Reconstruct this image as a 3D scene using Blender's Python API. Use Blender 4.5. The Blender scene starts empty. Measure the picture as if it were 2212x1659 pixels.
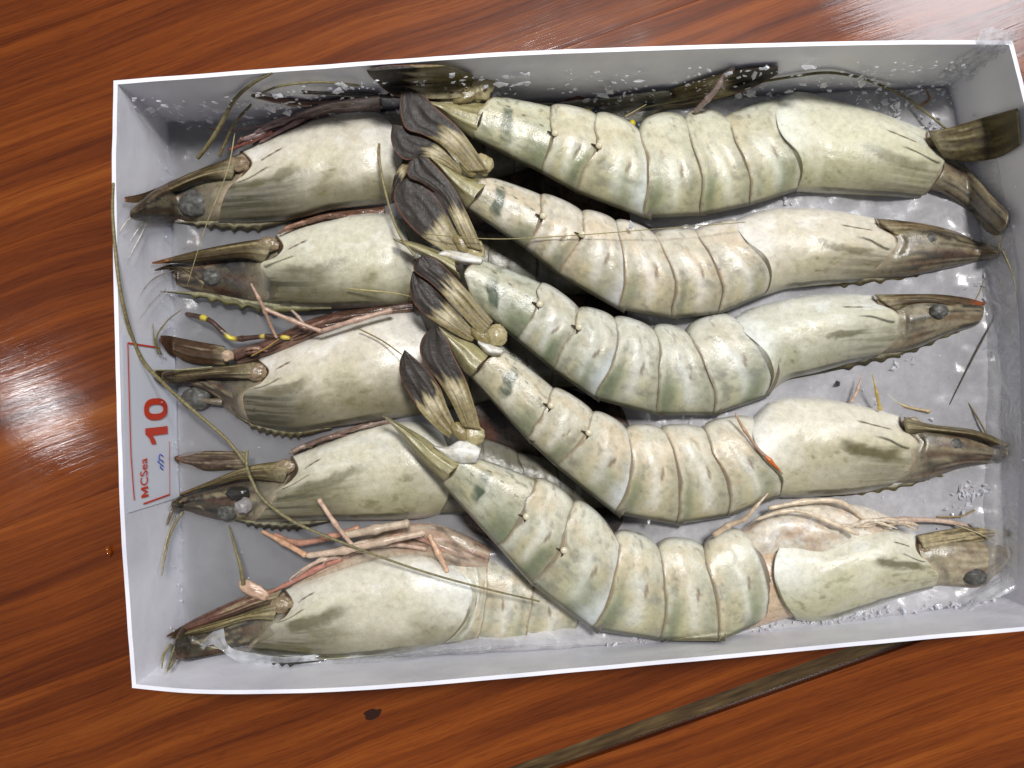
import bpy, math, random
import numpy as np
from mathutils import Vector

random.seed(7)
RNG = np.random.default_rng(11)
scene = bpy.context.scene
COL = scene.collection

# ------------------------------------------------------------------ camera, world, lamps, exposure
CAM_Z = 0.29                      # phone held above the table, looking straight down
F_PX = 1661.0                     # focal length in picture units (picture is 2212 wide)
cam_data = bpy.data.cameras.new('camera')
cam = bpy.data.objects.new('camera', cam_data)
COL.objects.link(cam)
cam.location = (0, 0, CAM_Z)
cam.rotation_euler = (0, 0, 0)
cam_data.sensor_fit = 'HORIZONTAL'
cam_data.angle = 2 * math.atan(1106.0 / F_PX)
cam_data.clip_start = 0.01
cam_data.clip_end = 20
scene.camera = cam

world = bpy.data.worlds.new('World')
scene.world = world
world.use_nodes = True
bg = world.node_tree.nodes['Background']
bg.inputs[0].default_value = (0.84, 0.87, 1.0, 1)
bg.inputs[1].default_value = 0.15

def area(name, loc, target, sx, sy, power, col):
    d = bpy.data.lights.new(name, 'AREA')
    d.shape = 'RECTANGLE'; d.size = sx; d.size_y = sy; d.energy = power; d.color = col
    o = bpy.data.objects.new(name, d); COL.objects.link(o)
    o.location = loc
    o.rotation_euler = (Vector(target) - Vector(loc)).to_track_quat('-Z', 'Y').to_euler()
    return o
area('ceiling_lamp', (0.20, 0.56, 1.6), (0, 0, 0), 0.30, 0.20, 28.0, (1.0, 0.98, 0.955))
area('window_lamp', (1.05, 0.98, 1.55), (0, 0, 0), 0.46, 0.36, 11.0, (0.92, 0.95, 1.0))
area('wall_lamp', (-1.10, -0.06, 1.5), (0, 0, 0), 0.075, 0.075, 1.4, (0.95, 0.97, 1.0))

vs = scene.view_settings
vs.view_transform = 'Standard'; vs.look = 'None'; vs.gamma = 1; vs.use_curve_mapping = False
vs.exposure = 0.0
scene.cycles.use_denoising = True
scene.cycles.max_bounces = 10
scene.cycles.transparent_max_bounces = 24
scene.cycles.volume_bounces = 3
scene.cycles.sample_clamp_indirect = 4.0

# ------------------------------------------------------------------ helpers: coordinates
def frame(x0, y0, k):
    return lambda pts: [(x0 + x * k, y0 + y * k) for x, y in pts]
D = lambda pts: [tuple(p) for p in pts]
z1 = frame(219.4, 109.7, .33064); z2 = frame(768.0, 109.7, .33064); z3 = frame(1481.2, 54.9, .33066)
z4 = frame(219.4, 603.5, .33064); z5 = frame(768.0, 548.6, .33064); z6 = frame(1481.2, 548.6, .33066)
z7 = frame(219.4, 1042.3, .37202); z8 = frame(932.6, 987.5, .34722); z9 = frame(1481.2, 1042.3, .37169)

def world_xy(uv, z):
    """traced point at its own height -> metres on the table"""
    uv = np.asarray(uv, float); z = np.asarray(z, float)
    k = (CAM_Z - z) / F_PX
    x = (uv[..., 0] - 1106) * k; y = -(uv[..., 1] - 829.5) * k
    return np.stack([x, y, np.broadcast_to(z, x.shape)], -1)
def W(u, v, z):
    return Vector(world_xy((u, v), z))

def lin(r, g=None, b=None):
    if g is None: r, g, b = r
    c = np.array([r, g, b], float) / 255
    return np.where(c <= .04045, c / 12.92, ((c + .055) / 1.055) ** 2.4)
def sm(a, b, x):
    t = np.clip((x - a) / (b - a), 0, 1); return t * t * (3 - 2 * t)
def bump(c, w, x):
    return np.exp(-((x - c) / w) ** 2)
def mix(c, d, f):
    f = np.asarray(f)[..., None]; return c * (1 - f) + np.asarray(d) * f

_perm = np.random.default_rng(3).random((64, 64, 64))
def vnoise(p):
    p = np.asarray(p, float); i = np.floor(p).astype(int); f = p - i; f = f * f * (3 - 2 * f)
    r = 0
    for dx in (0, 1):
        for dy in (0, 1):
            for dz in (0, 1):
                w = (f[..., 0] if dx else 1 - f[..., 0]) * (f[..., 1] if dy else 1 - f[..., 1]) * (f[..., 2] if dz else 1 - f[..., 2])
                r = r + w * _perm[(i[..., 0] + dx) % 64, (i[..., 1] + dy) % 64, (i[..., 2] + dz) % 64]
    return r
def fbm(p, o=4):
    p = np.asarray(p, float); a = .5; s = 0; n = 0
    for _ in range(o):
        s = s + a * vnoise(p); n += a; a *= .5; p = p * 2.03 + 7.1
    return s / n
def n2(x, y, z=0., o=4):
    return fbm(np.stack([x, y, np.zeros_like(x) + z], -1), o)

def catmull(P, q):
    """P (K, ...) control values, q in 0..1 (uniform) -> samples"""
    P = np.asarray(P, float); K = len(P)
    if K == 1: return np.repeat(P, len(q), 0)
    x = np.asarray(q) * (K - 1); i = np.clip(np.floor(x).astype(int), 0, K - 2); f = (x - i)
    f = f.reshape(f.shape + (1,) * (P.ndim - 1))
    p0 = P[np.maximum(i - 1, 0)]; p1 = P[i]; p2 = P[i + 1]; p3 = P[np.minimum(i + 2, K - 1)]
    return .5 * (2 * p1 + (p2 - p0) * f + (2 * p0 - 5 * p1 + 4 * p2 - p3) * f ** 2 + (3 * p1 - p0 - 3 * p2 + p3) * f ** 3)
def resample(pts, q):
    """smooth polyline sampled by arc length at q"""
    P = np.asarray(pts, float)
    d = catmull(P, np.linspace(0, 1, 24 * len(P)))
    L = np.concatenate([[0], np.cumsum(np.linalg.norm(np.diff(d, axis=0), axis=1))]); L /= L[-1]
    return np.stack([np.interp(q, L, d[:, k]) for k in range(P.shape[1])], -1)

# ------------------------------------------------------------------ helpers: objects
def link(name, me, parent=None, origin=None):
    o = bpy.data.objects.new(name, me); COL.objects.link(o)
    if parent is not None: o.parent = parent
    return o
ORG = {}
def org(o):
    return np.array(ORG.get(o.name, (0, 0, 0))) if o is not None else np.zeros(3)
def mk(name, V, F, mat, parent=None, cols=None, smooth=True, at=None):
    """mesh object; V in table metres; a child keeps its parent's origin"""
    V = np.asarray(V, float).reshape(-1, 3)
    O = org(parent) if parent is not None else (np.array(at, float) if at is not None else np.zeros(3))
    me = bpy.data.meshes.new(name)
    me.from_pydata((V - O).tolist(), [], [list(map(int, f)) for f in F])
    if smooth: me.polygons.foreach_set('use_smooth', [True] * len(me.polygons))
    if cols is not None:
        a = me.color_attributes.new('Col', 'FLOAT_COLOR', 'POINT')
        c = np.ones((len(V), 4), np.float32); c[:, :3] = np.clip(np.asarray(cols).reshape(-1, 3), 0, 1)
        a.data.foreach_set('color', c.ravel())
    me.materials.append(mat); me.update()
    o = link(name, me, parent)
    if parent is None: o.location = O
    ORG[o.name] = tuple(O)
    return o
def thing(name, loc, label, cat, group=None):
    o = bpy.data.objects.new(name, None); COL.objects.link(o)
    o.empty_display_size = .01; o.location = loc; ORG[o.name] = tuple(loc)
    return tag(o, label, cat, group)
def tag(o, label=None, cat=None, group=None, kind=None):
    if label: o['label'] = label
    if cat: o['category'] = cat
    if group: o['group'] = group
    if kind: o['kind'] = kind
    return o

# ------------------------------------------------------------------ materials
def new_mat(name):
    m = bpy.data.materials.new(name); m.use_nodes = True
    nt = m.node_tree; return m, nt, nt.nodes['Principled BSDF'], nt.nodes['Material Output']
def nd(nt, typ, **kw):
    n = nt.nodes.new(typ)
    for k, v in kw.items():
        if hasattr(n, k) and not k[0].isupper(): setattr(n, k, v)
        else: n.inputs[k.replace('_', ' ')].default_value = v
    return n
def ramp(nt, src, stops):
    r = nt.nodes.new('ShaderNodeValToRGB')
    e = r.color_ramp.elements
    while len(e) < len(stops): e.new(.5)
    for k, (p, c) in enumerate(stops):
        e[k].position = p; e[k].color = (*c, 1) if not np.isscalar(c) else (c, c, c, 1)
    nt.links.new(src, r.inputs[0]); return r
def tissue(name, rough=.36, sss=.12, bump_s=.35, coat=.25, nscale=520, speck=.22, spec=.5):
    """wet shell or flesh: pigment from the mesh, fine mottling and relief from noise"""
    m, nt, b, out = new_mat(name); L = nt.links.new
    tc = nd(nt, 'ShaderNodeTexCoord')
    col = nd(nt, 'ShaderNodeVertexColor', layer_name='Col')
    na = nd(nt, 'ShaderNodeTexNoise', Scale=nscale, Detail=5.0, Roughness=.62)
    nb = nd(nt, 'ShaderNodeTexNoise', Scale=nscale * 5, Detail=3.0, Roughness=.6)
    L(tc.outputs['Object'], na.inputs['Vector']); L(tc.outputs['Object'], nb.inputs['Vector'])
    r = ramp(nt, na.outputs['Fac'], [(.30, 1 - speck * 1.5), (.62, 1 + speck * .35)])
    mx = nd(nt, 'ShaderNodeMix', data_type='RGBA', blend_type='MULTIPLY'); mx.inputs[0].default_value = 1
    L(col.outputs['Color'], mx.inputs[6]); L(r.outputs[0], mx.inputs[7])
    r2 = ramp(nt, nb.outputs['Fac'], [(.30, .88), (.55, 1.02)])
    mx2 = nd(nt, 'ShaderNodeMix', data_type='RGBA', blend_type='MULTIPLY'); mx2.inputs[0].default_value = .8
    L(mx.outputs[2], mx2.inputs[6]); L(r2.outputs[0], mx2.inputs[7])
    L(mx2.outputs[2], b.inputs['Base Color'])
    rr = ramp(nt, na.outputs['Fac'], [(.3, rough - .12), (.7, rough + .16)])
    L(rr.outputs[0], b.inputs['Roughness'])
    b.inputs['Subsurface Weight'].default_value = sss; b.inputs['Specular IOR Level'].default_value = spec
    b.inputs['Subsurface Radius'].default_value = (1, .8, .55)
    b.inputs['Subsurface Scale'].default_value = .003
    b.inputs['Coat Weight'].default_value = coat; b.inputs['Coat Roughness'].default_value = .15
    ad = nd(nt, 'ShaderNodeMath', operation='MULTIPLY_ADD'); ad.inputs[1].default_value = .35
    L(nb.outputs['Fac'], ad.inputs[0]); L(na.outputs['Fac'], ad.inputs[2])
    bp = nd(nt, 'ShaderNodeBump', Strength=bump_s, Distance=.0006)
    L(ad.outputs[0], bp.inputs['Height']); L(bp.outputs[0], b.inputs['Normal']); L(bp.outputs[0], b.inputs['Coat Normal'])
    return m
M = {}
M['shell'] = tissue('prawn_shell', rough=.36, sss=.3, bump_s=.30, coat=.30, nscale=420, speck=.11)
M['flesh'] = tissue('prawn_flesh', rough=.3, sss=.25, bump_s=.35, coat=.25, nscale=380, speck=.2)
M['horn'] = tissue('prawn_horn', rough=.5, sss=.05, bump_s=.25, coat=.06, spec=.28, nscale=700, speck=.3)

def simple(name, col, rough=.5, **kw):
    m, nt, b, out = new_mat(name)
    b.inputs['Base Color'].default_value = (*col, 1); b.inputs['Roughness'].default_value = rough
    for k, v in kw.items(): b.inputs[k.replace('_', ' ')].default_value = v
    return m
M['bead'] = simple('hinge_bead', lin(215, 205, 175), .12, Coat_Weight=.6)
M['ink'] = simple('red_ink', lin(212, 62, 34), .45)
M['blue'] = simple('blue_ink', lin(60, 84, 190), .5)
M['amber'] = simple('amber_drop', lin(190, 100, 20), .06, Transmission_Weight=.6, Coat_Weight=.5)
M['dark'] = simple('dark_fragment', lin(42, 40, 36), .3)

def eye_mat():
    m, nt, b, out = new_mat('frosted_eye'); L = nt.links.new
    tc = nd(nt, 'ShaderNodeTexCoord'); n = nd(nt, 'ShaderNodeTexNoise', Scale=700.0, Detail=4.0)
    L(tc.outputs['Object'], n.inputs['Vector'])
    r = ramp(nt, n.outputs['Fac'], [(.3, lin(58, 56, 52)), (.55, lin(82, 81, 77)), (.74, lin(112, 112, 108))])
    L(r.outputs[0], b.inputs['Base Color']); b.inputs['Roughness'].default_value = .5; b.inputs['Specular IOR Level'].default_value = .3
    b.inputs['Coat Weight'].default_value = .12; b.inputs['Coat Roughness'].default_value = .3
    return m
M['eye'] = eye_mat()

def card_mat():
    m, nt, b, out = new_mat('white_card'); L = nt.links.new
    tc = nd(nt, 'ShaderNodeTexCoord')
    n = nd(nt, 'ShaderNodeTexNoise', Scale=38.0, Detail=5.0); L(tc.outputs['Object'], n.inputs['Vector'])
    f = nd(nt, 'ShaderNodeTexNoise', Scale=2500.0, Detail=2.0); L(tc.outputs['Object'], f.inputs['Vector'])
    r = ramp(nt, n.outputs['Fac'], [(.3, lin(216, 216, 226)), (.55, lin(234, 234, 242)), (.75, lin(240, 240, 246))])
    L(r.outputs[0], b.inputs['Base Color']); b.inputs['Roughness'].default_value = .42
    bp = nd(nt, 'ShaderNodeBump', Strength=.12, Distance=.0003); L(f.outputs['Fac'], bp.inputs['Height'])
    bq = nd(nt, 'ShaderNodeBump', Strength=.25, Distance=.003); L(n.outputs['Fac'], bq.inputs['Height'])
    L(bp.outputs[0], bq.inputs['Normal']); L(bq.outputs[0], b.inputs['Normal'])
    return m
M['card'] = card_mat()
M['paper'] = simple('label_paper', lin(226, 229, 240), .35)

def wood_mat():
    m, nt, b, out = new_mat('varnished_wood'); L = nt.links.new
    tc = nd(nt, 'ShaderNodeTexCoord'); oi = nd(nt, 'ShaderNodeObjectInfo')
    off = nd(nt, 'ShaderNodeVectorMath', operation='MULTIPLY_ADD')
    L(oi.outputs['Random'], off.inputs[0]); off.inputs[1].default_value = (3, 5, 7); L(tc.outputs['Object'], off.inputs[2])
    warp = nd(nt, 'ShaderNodeTexNoise', Scale=7.0, Detail=2.0); L(off.outputs[0], warp.inputs['Vector'])
    wv = nd(nt, 'ShaderNodeVectorMath', operation='MULTIPLY_ADD'); wv.inputs[1].default_value = (0, .016, 0)
    L(warp.outputs['Color'], wv.inputs[0]); L(off.outputs[0], wv.inputs[2])
    def streak(sx, sy, det, rough=.6):
        mp = nd(nt, 'ShaderNodeMapping'); mp.inputs['Scale'].default_value = (sx, sy, sy)
        L(wv.outputs[0], mp.inputs['Vector'])
        n = nd(nt, 'ShaderNodeTexNoise', Scale=1.0, Detail=det, Roughness=rough); L(mp.outputs[0], n.inputs['Vector']); return n
    g1 = streak(3.5, 135, 7, .66); g2 = streak(10, 900, 4); g3 = streak(110, 1900, 2); g0 = streak(3, 16, 4)
    base = ramp(nt, g1.outputs['Fac'], [(.27, lin(70, 30, 11)), (.43, lin(106, 50, 16)), (.57, lin(130, 66, 21)), (.76, lin(154, 88, 33))])
    tone = ramp(nt, g0.outputs['Fac'], [(.34, (.66, .58, .56)), (.52, (.92, .9, .88)), (.7, (1.12, 1.12, 1.1))])
    mx = nd(nt, 'ShaderNodeMix', data_type='RGBA', blend_type='MULTIPLY'); mx.inputs[0].default_value = .8
    L(base.outputs[0], mx.inputs[6]); L(tone.outputs[0], mx.inputs[7])
    fine = ramp(nt, g2.outputs['Fac'], [(.32, (.60, .52, .50)), (.55, (1.03, 1.03, 1.03))])
    mx2 = nd(nt, 'ShaderNodeMix', data_type='RGBA', blend_type='MULTIPLY'); mx2.inputs[0].default_value = .55
    L(mx.outputs[2], mx2.inputs[6]); L(fine.outputs[0], mx2.inputs[7])
    pore = ramp(nt, g3.outputs['Fac'], [(.34, (.62, .55, .5)), (.45, (1, 1, 1))])
    mx3 = nd(nt, 'ShaderNodeMix', data_type='RGBA', blend_type='MULTIPLY'); mx3.inputs[0].default_value = .6
    L(mx2.outputs[2], mx3.inputs[6]); L(pore.outputs[0], mx3.inputs[7])
    br = ramp(nt, oi.outputs['Random'], [(0, (.88, .84, .82)), (1, (1.04, 1.04, 1.04))])
    mx4 = nd(nt, 'ShaderNodeMix', data_type='RGBA', blend_type='MULTIPLY'); mx4.inputs[0].default_value = 1
    L(mx3.outputs[2], mx4.inputs[6]); L(br.outputs[0], mx4.inputs[7])
    L(mx4.outputs[2], b.inputs['Base Color'])
    b.inputs['Roughness'].default_value = .38
    b.inputs['Coat Weight'].default_value = .6; b.inputs['Specular IOR Level'].default_value = .12
    sm1 = nd(nt, 'ShaderNodeTexNoise', Scale=60.0, Detail=4.0); L(tc.outputs['Object'], sm1.inputs['Vector'])
    cr = ramp(nt, sm1.outputs['Fac'], [(.3, .05), (.7, .13)]); L(cr.outputs[0], b.inputs['Coat Roughness'])
    ad = nd(nt, 'ShaderNodeMath', operation='MULTIPLY_ADD'); ad.inputs[1].default_value = .5
    L(g3.outputs['Fac'], ad.inputs[0]); L(g2.outputs['Fac'], ad.inputs[2])
    bp = nd(nt, 'ShaderNodeBump', Strength=.05, Distance=.0008); L(ad.outputs[0], bp.inputs['Height'])
    L(bp.outputs[0], b.inputs['Normal']); L(bp.outputs[0], b.inputs['Coat Normal'])
    return m
M['wood'] = wood_mat()
def strip_mat():
    m, nt, b, out = new_mat('old_filler'); L = nt.links.new
    tc = nd(nt, 'ShaderNodeTexCoord'); mp = nd(nt, 'ShaderNodeMapping'); mp.inputs['Scale'].default_value = (60, 500, 60)
    L(tc.outputs['Object'], mp.inputs['Vector'])
    n = nd(nt, 'ShaderNodeTexNoise', Scale=1.0, Detail=5.0); L(mp.outputs[0], n.inputs['Vector'])
    r = ramp(nt, n.outputs['Fac'], [(.3, lin(48, 34, 18)), (.55, lin(80, 62, 36)), (.75, lin(104, 86, 54))])
    L(r.outputs[0], b.inputs['Base Color']); b.inputs['Roughness'].default_value = .35
    return m
M['strip'] = strip_mat()

def ice_mat():
    m, nt, b, out = new_mat('cloudy_ice'); L = nt.links.new
    tc = nd(nt, 'ShaderNodeTexCoord')
    n = nd(nt, 'ShaderNodeTexNoise', Scale=38.0, Detail=7.0, Roughness=.62); L(tc.outputs['Object'], n.inputs['Vector'])
    f = nd(nt, 'ShaderNodeTexNoise', Scale=420.0, Detail=5.0, Roughness=.7); L(tc.outputs['Object'], f.inputs['Vector'])
    b.inputs['Base Color'].default_value = (*lin(218, 216, 220), 1)
    b.inputs['Roughness'].default_value = .24; b.inputs['Coat Weight'].default_value = .5; b.inputs['Coat Roughness'].default_value = .1
    tr = nd(nt, 'ShaderNodeBsdfTransparent'); ms = nd(nt, 'ShaderNodeMixShader')
    ad = nd(nt, 'ShaderNodeMath', operation='MULTIPLY_ADD'); ad.inputs[1].default_value = .35
    L(f.outputs['Fac'], ad.inputs[0]); L(n.outputs['Fac'], ad.inputs[2])
    fr = ramp(nt, ad.outputs[0], [(.42, .30), (.66, .44), (.86, .62)])
    sp = nd(nt, 'ShaderNodeSeparateXYZ'); L(tc.outputs['Object'], sp.inputs[0])
    mr = nd(nt, 'ShaderNodeMapRange'); L(sp.outputs[0], mr.inputs[0])
    for k_, v_ in zip((1, 2, 3, 4), (-.075, .03, .30, 1.0)): mr.inputs[k_].default_value = v_
    mu = nd(nt, 'ShaderNodeMath', operation='MULTIPLY'); L(fr.outputs[0], mu.inputs[0]); L(mr.outputs[0], mu.inputs[1])
    L(mu.outputs[0], ms.inputs[0]); L(tr.outputs[0], ms.inputs[1]); L(b.outputs[0], ms.inputs[2])
    bp = nd(nt, 'ShaderNodeBump', Strength=.22, Distance=.0008); L(ad.outputs[0], bp.inputs['Height'])
    L(bp.outputs[0], b.inputs['Normal']); L(bp.outputs[0], b.inputs['Coat Normal'])
    L(ms.outputs[0], out.inputs['Surface'])
    v = nd(nt, 'ShaderNodeVolumePrincipled'); v.inputs['Color'].default_value = (.70, .705, .72, 1)
    v.inputs['Density'].default_value = 190.0; v.inputs['Anisotropy'].default_value = .2
    L(v.outputs[0], out.inputs['Volume'])
    return m
M['ice'] = ice_mat()
def frost_mat():
    m, nt, b, out = new_mat('frost_crystal'); L = nt.links.new
    b.inputs['Base Color'].default_value = (*lin(238, 239, 243), 1); b.inputs['Roughness'].default_value = .22
    b.inputs['Coat Weight'].default_value = .6; b.inputs['Coat Roughness'].default_value = .05
    t = nd(nt, 'ShaderNodeBsdfTranslucent'); t.inputs[0].default_value = (*lin(240, 241, 245), 1)
    tr = nd(nt, 'ShaderNodeBsdfTransparent'); a = nd(nt, 'ShaderNodeMixShader'); a.inputs[0].default_value = .5
    c = nd(nt, 'ShaderNodeMixShader'); c.inputs[0].default_value = .16
    L(b.outputs[0], a.inputs[1]); L(t.outputs[0], a.inputs[2]); L(a.outputs[0], c.inputs[1]); L(tr.outputs[0], c.inputs[2]); L(c.outputs[0], out.inputs['Surface'])
    return m
M['frost'] = frost_mat()
def film_mat(name, alpha, col, rough=.12):
    m, nt, b, out = new_mat(name); L = nt.links.new
    tc = nd(nt, 'ShaderNodeTexCoord'); n = nd(nt, 'ShaderNodeTexNoise', Scale=120.0, Detail=4.0, Distortion=1.5)
    L(tc.outputs['Object'], n.inputs['Vector'])
    b.inputs['Base Color'].default_value = (*col, 1); b.inputs['Roughness'].default_value = rough
    r = ramp(nt, n.outputs['Fac'], [(.35, alpha * .6), (.7, alpha * 1.5)]); L(r.outputs[0], b.inputs['Alpha'])
    b.inputs['Coat Weight'].default_value = 1; b.inputs['Coat Roughness'].default_value = .06
    bp = nd(nt, 'ShaderNodeBump', Strength=.7, Distance=.001); L(n.outputs['Fac'], bp.inputs['Height']); L(bp.outputs[0], b.inputs['Normal']); L(bp.outputs[0], b.inputs['Coat Normal'])
    return m
M['film'] = film_mat('clear_film', .42, lin(215, 217, 222))
M['liner'] = film_mat('wet_liner', .34, lin(150, 150, 154), .2)
M['tape'] = film_mat('clear_tape', .45, lin(236, 237, 242), .1)

# ------------------------------------------------------------------ the table
ANG = math.radians(19.5); ax = np.array([math.cos(ANG), math.sin(ANG)]); nx = np.array([-ax[1], ax[0]])
j0 = np.array(W(1170, 1659, 0))[:2]; c0 = float(j0 @ nx)
table = thing('wooden_table', (0, 0, -.03), 'glossy red brown wooden table top with an olive filled joint', 'table')
def board(name, a0, a1, b0, b1, ztop, mat, zlow=-.03):
    """box whose own x axis runs along the grain"""
    bev = min(.00012, (b1 - b0) * .2)
    x0, x1, y0, y1 = 0, a1 - a0, 0, b1 - b0
    ring = lambda i, z: [(x0 + i, y0 + i, z), (x1 - i, y0 + i, z), (x1 - i, y1 - i, z), (x0 + i, y1 - i, z)]
    V = ring(0, zlow) + ring(0, ztop - bev * .6) + ring(bev, ztop)
    F = [(3, 2, 1, 0), (8, 9, 10, 11)]
    for k in (0, 4):
        for i in range(4): F.append((k + i, k + (i + 1) % 4, k + 4 + (i + 1) % 4, k + 4 + i))
    me = bpy.data.meshes.new(name); me.from_pydata(V, [], F); me.materials.append(mat); me.update()
    o = link(name, me, table); p = ax * a0 + nx * b0
    o.location = (p[0], p[1], .03); o.rotation_euler = (0, 0, ANG)
    return o
b = c0 + .0042
rb = random.Random(5)
widths = [.088, .061, .10, .072, .09, .08]
cuts = [(), (), (), (), (), ()]
for w, cut in zip(widths, cuts):
    xs = [-.5] + list(cut) + [.55]
    for i in range(len(xs) - 1):
        board('board', xs[i], xs[i + 1] - .00003, b, b + w - .00003, -rb.random() * .00002, M['wood'])
    b += w
board('joint_strip', -.5, .55, c0 - .0012, c0 + .0040, -.0007, M['strip'])
b = c0 - .0030
for w, cut in zip([.12, .09], [(), ()]):
    xs = [-.5] + list(cut) + [.55]
    for i in range(len(xs) - 1):
        board('board', xs[i], xs[i + 1] - .0002, b - w + .0002, b, -rb.random() * .0001, M['wood'])
    b -= w
board('joint_bed', -.5, .55, c0 - .0031, c0 - .0013, -.004, M['dark'])

kc = world_xy((803, 1542), .0001); an = np.linspace(0, 2 * np.pi, 22, endpoint=False)
kr = np.array([.0010 + .0020 * vnoise(np.array([[math.cos(a) * 2 + 5, math.sin(a) * 2 + 5, 1.]]))[0] for a in an])
mk('knot', [tuple(kc + np.array([r * 1.5 * math.cos(a), r * .8 * math.sin(a) + .45 * r * 1.5 * math.cos(a) * .6, .00005])) for r, a in zip(kr, an)], [list(range(22))], simple('knot_wood', lin(48, 22, 10), .3, Coat_Weight=.4), table)
# ------------------------------------------------------------------ the card box
RIM = .050; TH = .0013
corner = {'tl': (245, 174), 'tr': (2186, 88), 'br': (2310, 1354), 'bl': (285, 1486)}
side_pts = {
    'top': [(245, 174), (400, 162), (560, 150), (830, 130), (1100, 112), (1500, 97), (1900, 88), (2100, 87), (2186, 88)],
    'right': [(2186, 88), (2211, 185), (2245, 330), (2296, 640), (2316, 940), (2310, 1354)],
    'bottom': [(2310, 1354), (1950, 1386), (1700, 1410), (1200, 1456), (800, 1490), (550, 1499), (400, 1497), (285, 1486)],
    'left': [(285, 1486), (262, 1150), (250, 800), (242, 400), (245, 174)]}
box = thing('card_box', tuple(world_xy((1230, 800), 0)), 'shallow white card box holding two facing rows of whole raw prawns', 'box')
ctr = world_xy((1230, 790), RIM)[:2]
wall_xy = {}
def wall(side):
    n, m = 60, 10
    rim = world_xy(resample(side_pts[side], np.linspace(0, 1, n)), RIM)[:, :2]
    foot = rim[0] + np.linspace(0, 1, n)[:, None] * (rim[-1] - rim[0])       # straight fold at the base
    foot = foot * .75 + rim * .25 if side != 'right' else rim
    if side == 'bottom': foot = foot + np.array([0, -.0108]) * np.sin(np.linspace(0, np.pi, n))[:, None] ** .5
    foot = ctr + (foot - ctr) * .995
    wall_xy[side] = (rim, foot)
    tang = np.gradient(rim, axis=0); tang /= np.linalg.norm(tang, axis=1)[:, None]
    inn = np.stack([tang[:, 1], -tang[:, 0]], 1)
    V = []; 
    for lay in (0, 1):
        for j in range(m + 1):
            h = j / m; p = foot * (1 - h ** 1.3) + rim * h ** 1.3 + inn * (TH * lay)
            zz = RIM * h + .0006 * h * (np.array([fbm(np.array([[i * .35, lay * 0., 3. + len(side)]]))[0] for i in range(n)]) - .5)
            V.append(np.concatenate([p, zz[:, None]], 1))
    V = np.concatenate(V); F = []
    A = lambda lay, j, i: lay * (m + 1) * n + j * n + i
    for j in range(m):
        for i in range(n - 1):
            F.append((A(0, j, i), A(0, j + 1, i), A(0, j + 1, i + 1), A(0, j, i + 1)))
            F.append((A(1, j, i), A(1, j, i + 1), A(1, j + 1, i + 1), A(1, j + 1, i)))
    for i in range(n - 1): F.append((A(0, m, i), A(1, m, i), A(1, m, i + 1), A(0, m, i + 1)))
    for i in (0, n - 1):
        for j in range(m): F.append((A(0, j, i), A(1, j, i), A(1, j + 1, i), A(0, j + 1, i)))
    return mk('wall', V, F, M['card'], box, smooth=False)
for s_ in side_pts: wall(s_)
fl = []
for s_ in ('top', 'right', 'bottom', 'left'): fl += list(wall_xy[s_][1][:-1])
fl = np.array(fl); fl = ctr + (fl - ctr) * .999
nfl = len(fl)
mk('base', np.concatenate([np.c_[fl, np.zeros(nfl) + .0006], np.c_[fl, np.zeros(nfl) + .0016]]),
   [list(range(nfl))[::-1], list(range(nfl, 2 * nfl))] + [(i, (i + 1) % nfl, nfl + (i + 1) % nfl, nfl + i) for i in range(nfl)], M['card'], box, smooth=False)

def clear_z(uv, z):
    """lowest height at which a traced point still lies inside the walls; parts reaching further lean on the card"""
    uv = np.asarray(uv, float); z = np.array(np.broadcast_to(np.asarray(z, float), uv.shape[:-1]))
    for _ in range(3):
        P = world_xy(uv, z); need = z.copy(); h = (np.clip(z, 0, RIM) / RIM) ** 1.3
        for side, ax_, sg in (('left', 0, -1), ('right', 0, 1), ('top', 1, 1), ('bottom', 1, -1)):
            rim_, ft = wall_xy[side]; o = np.argsort(rim_[:, 1 - ax_])
            lim = np.interp(P[..., 1 - ax_], rim_[o, 1 - ax_], rim_[o, ax_]) * h + np.interp(P[..., 1 - ax_], ft[o, 1 - ax_], ft[o, ax_]) * (1 - h)
            lim = np.abs(lim) - TH - .0009
            off = np.abs((uv[..., 0] - 1106) if ax_ == 0 else (uv[..., 1] - 829.5))
            out = (P[..., ax_] * sg > lim) & (z < RIM - .0005)
            need = np.where(out, np.maximum(need, np.minimum(CAM_Z - lim * F_PX / np.maximum(off, 1), RIM)), need)
        z = need
    return z

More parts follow.
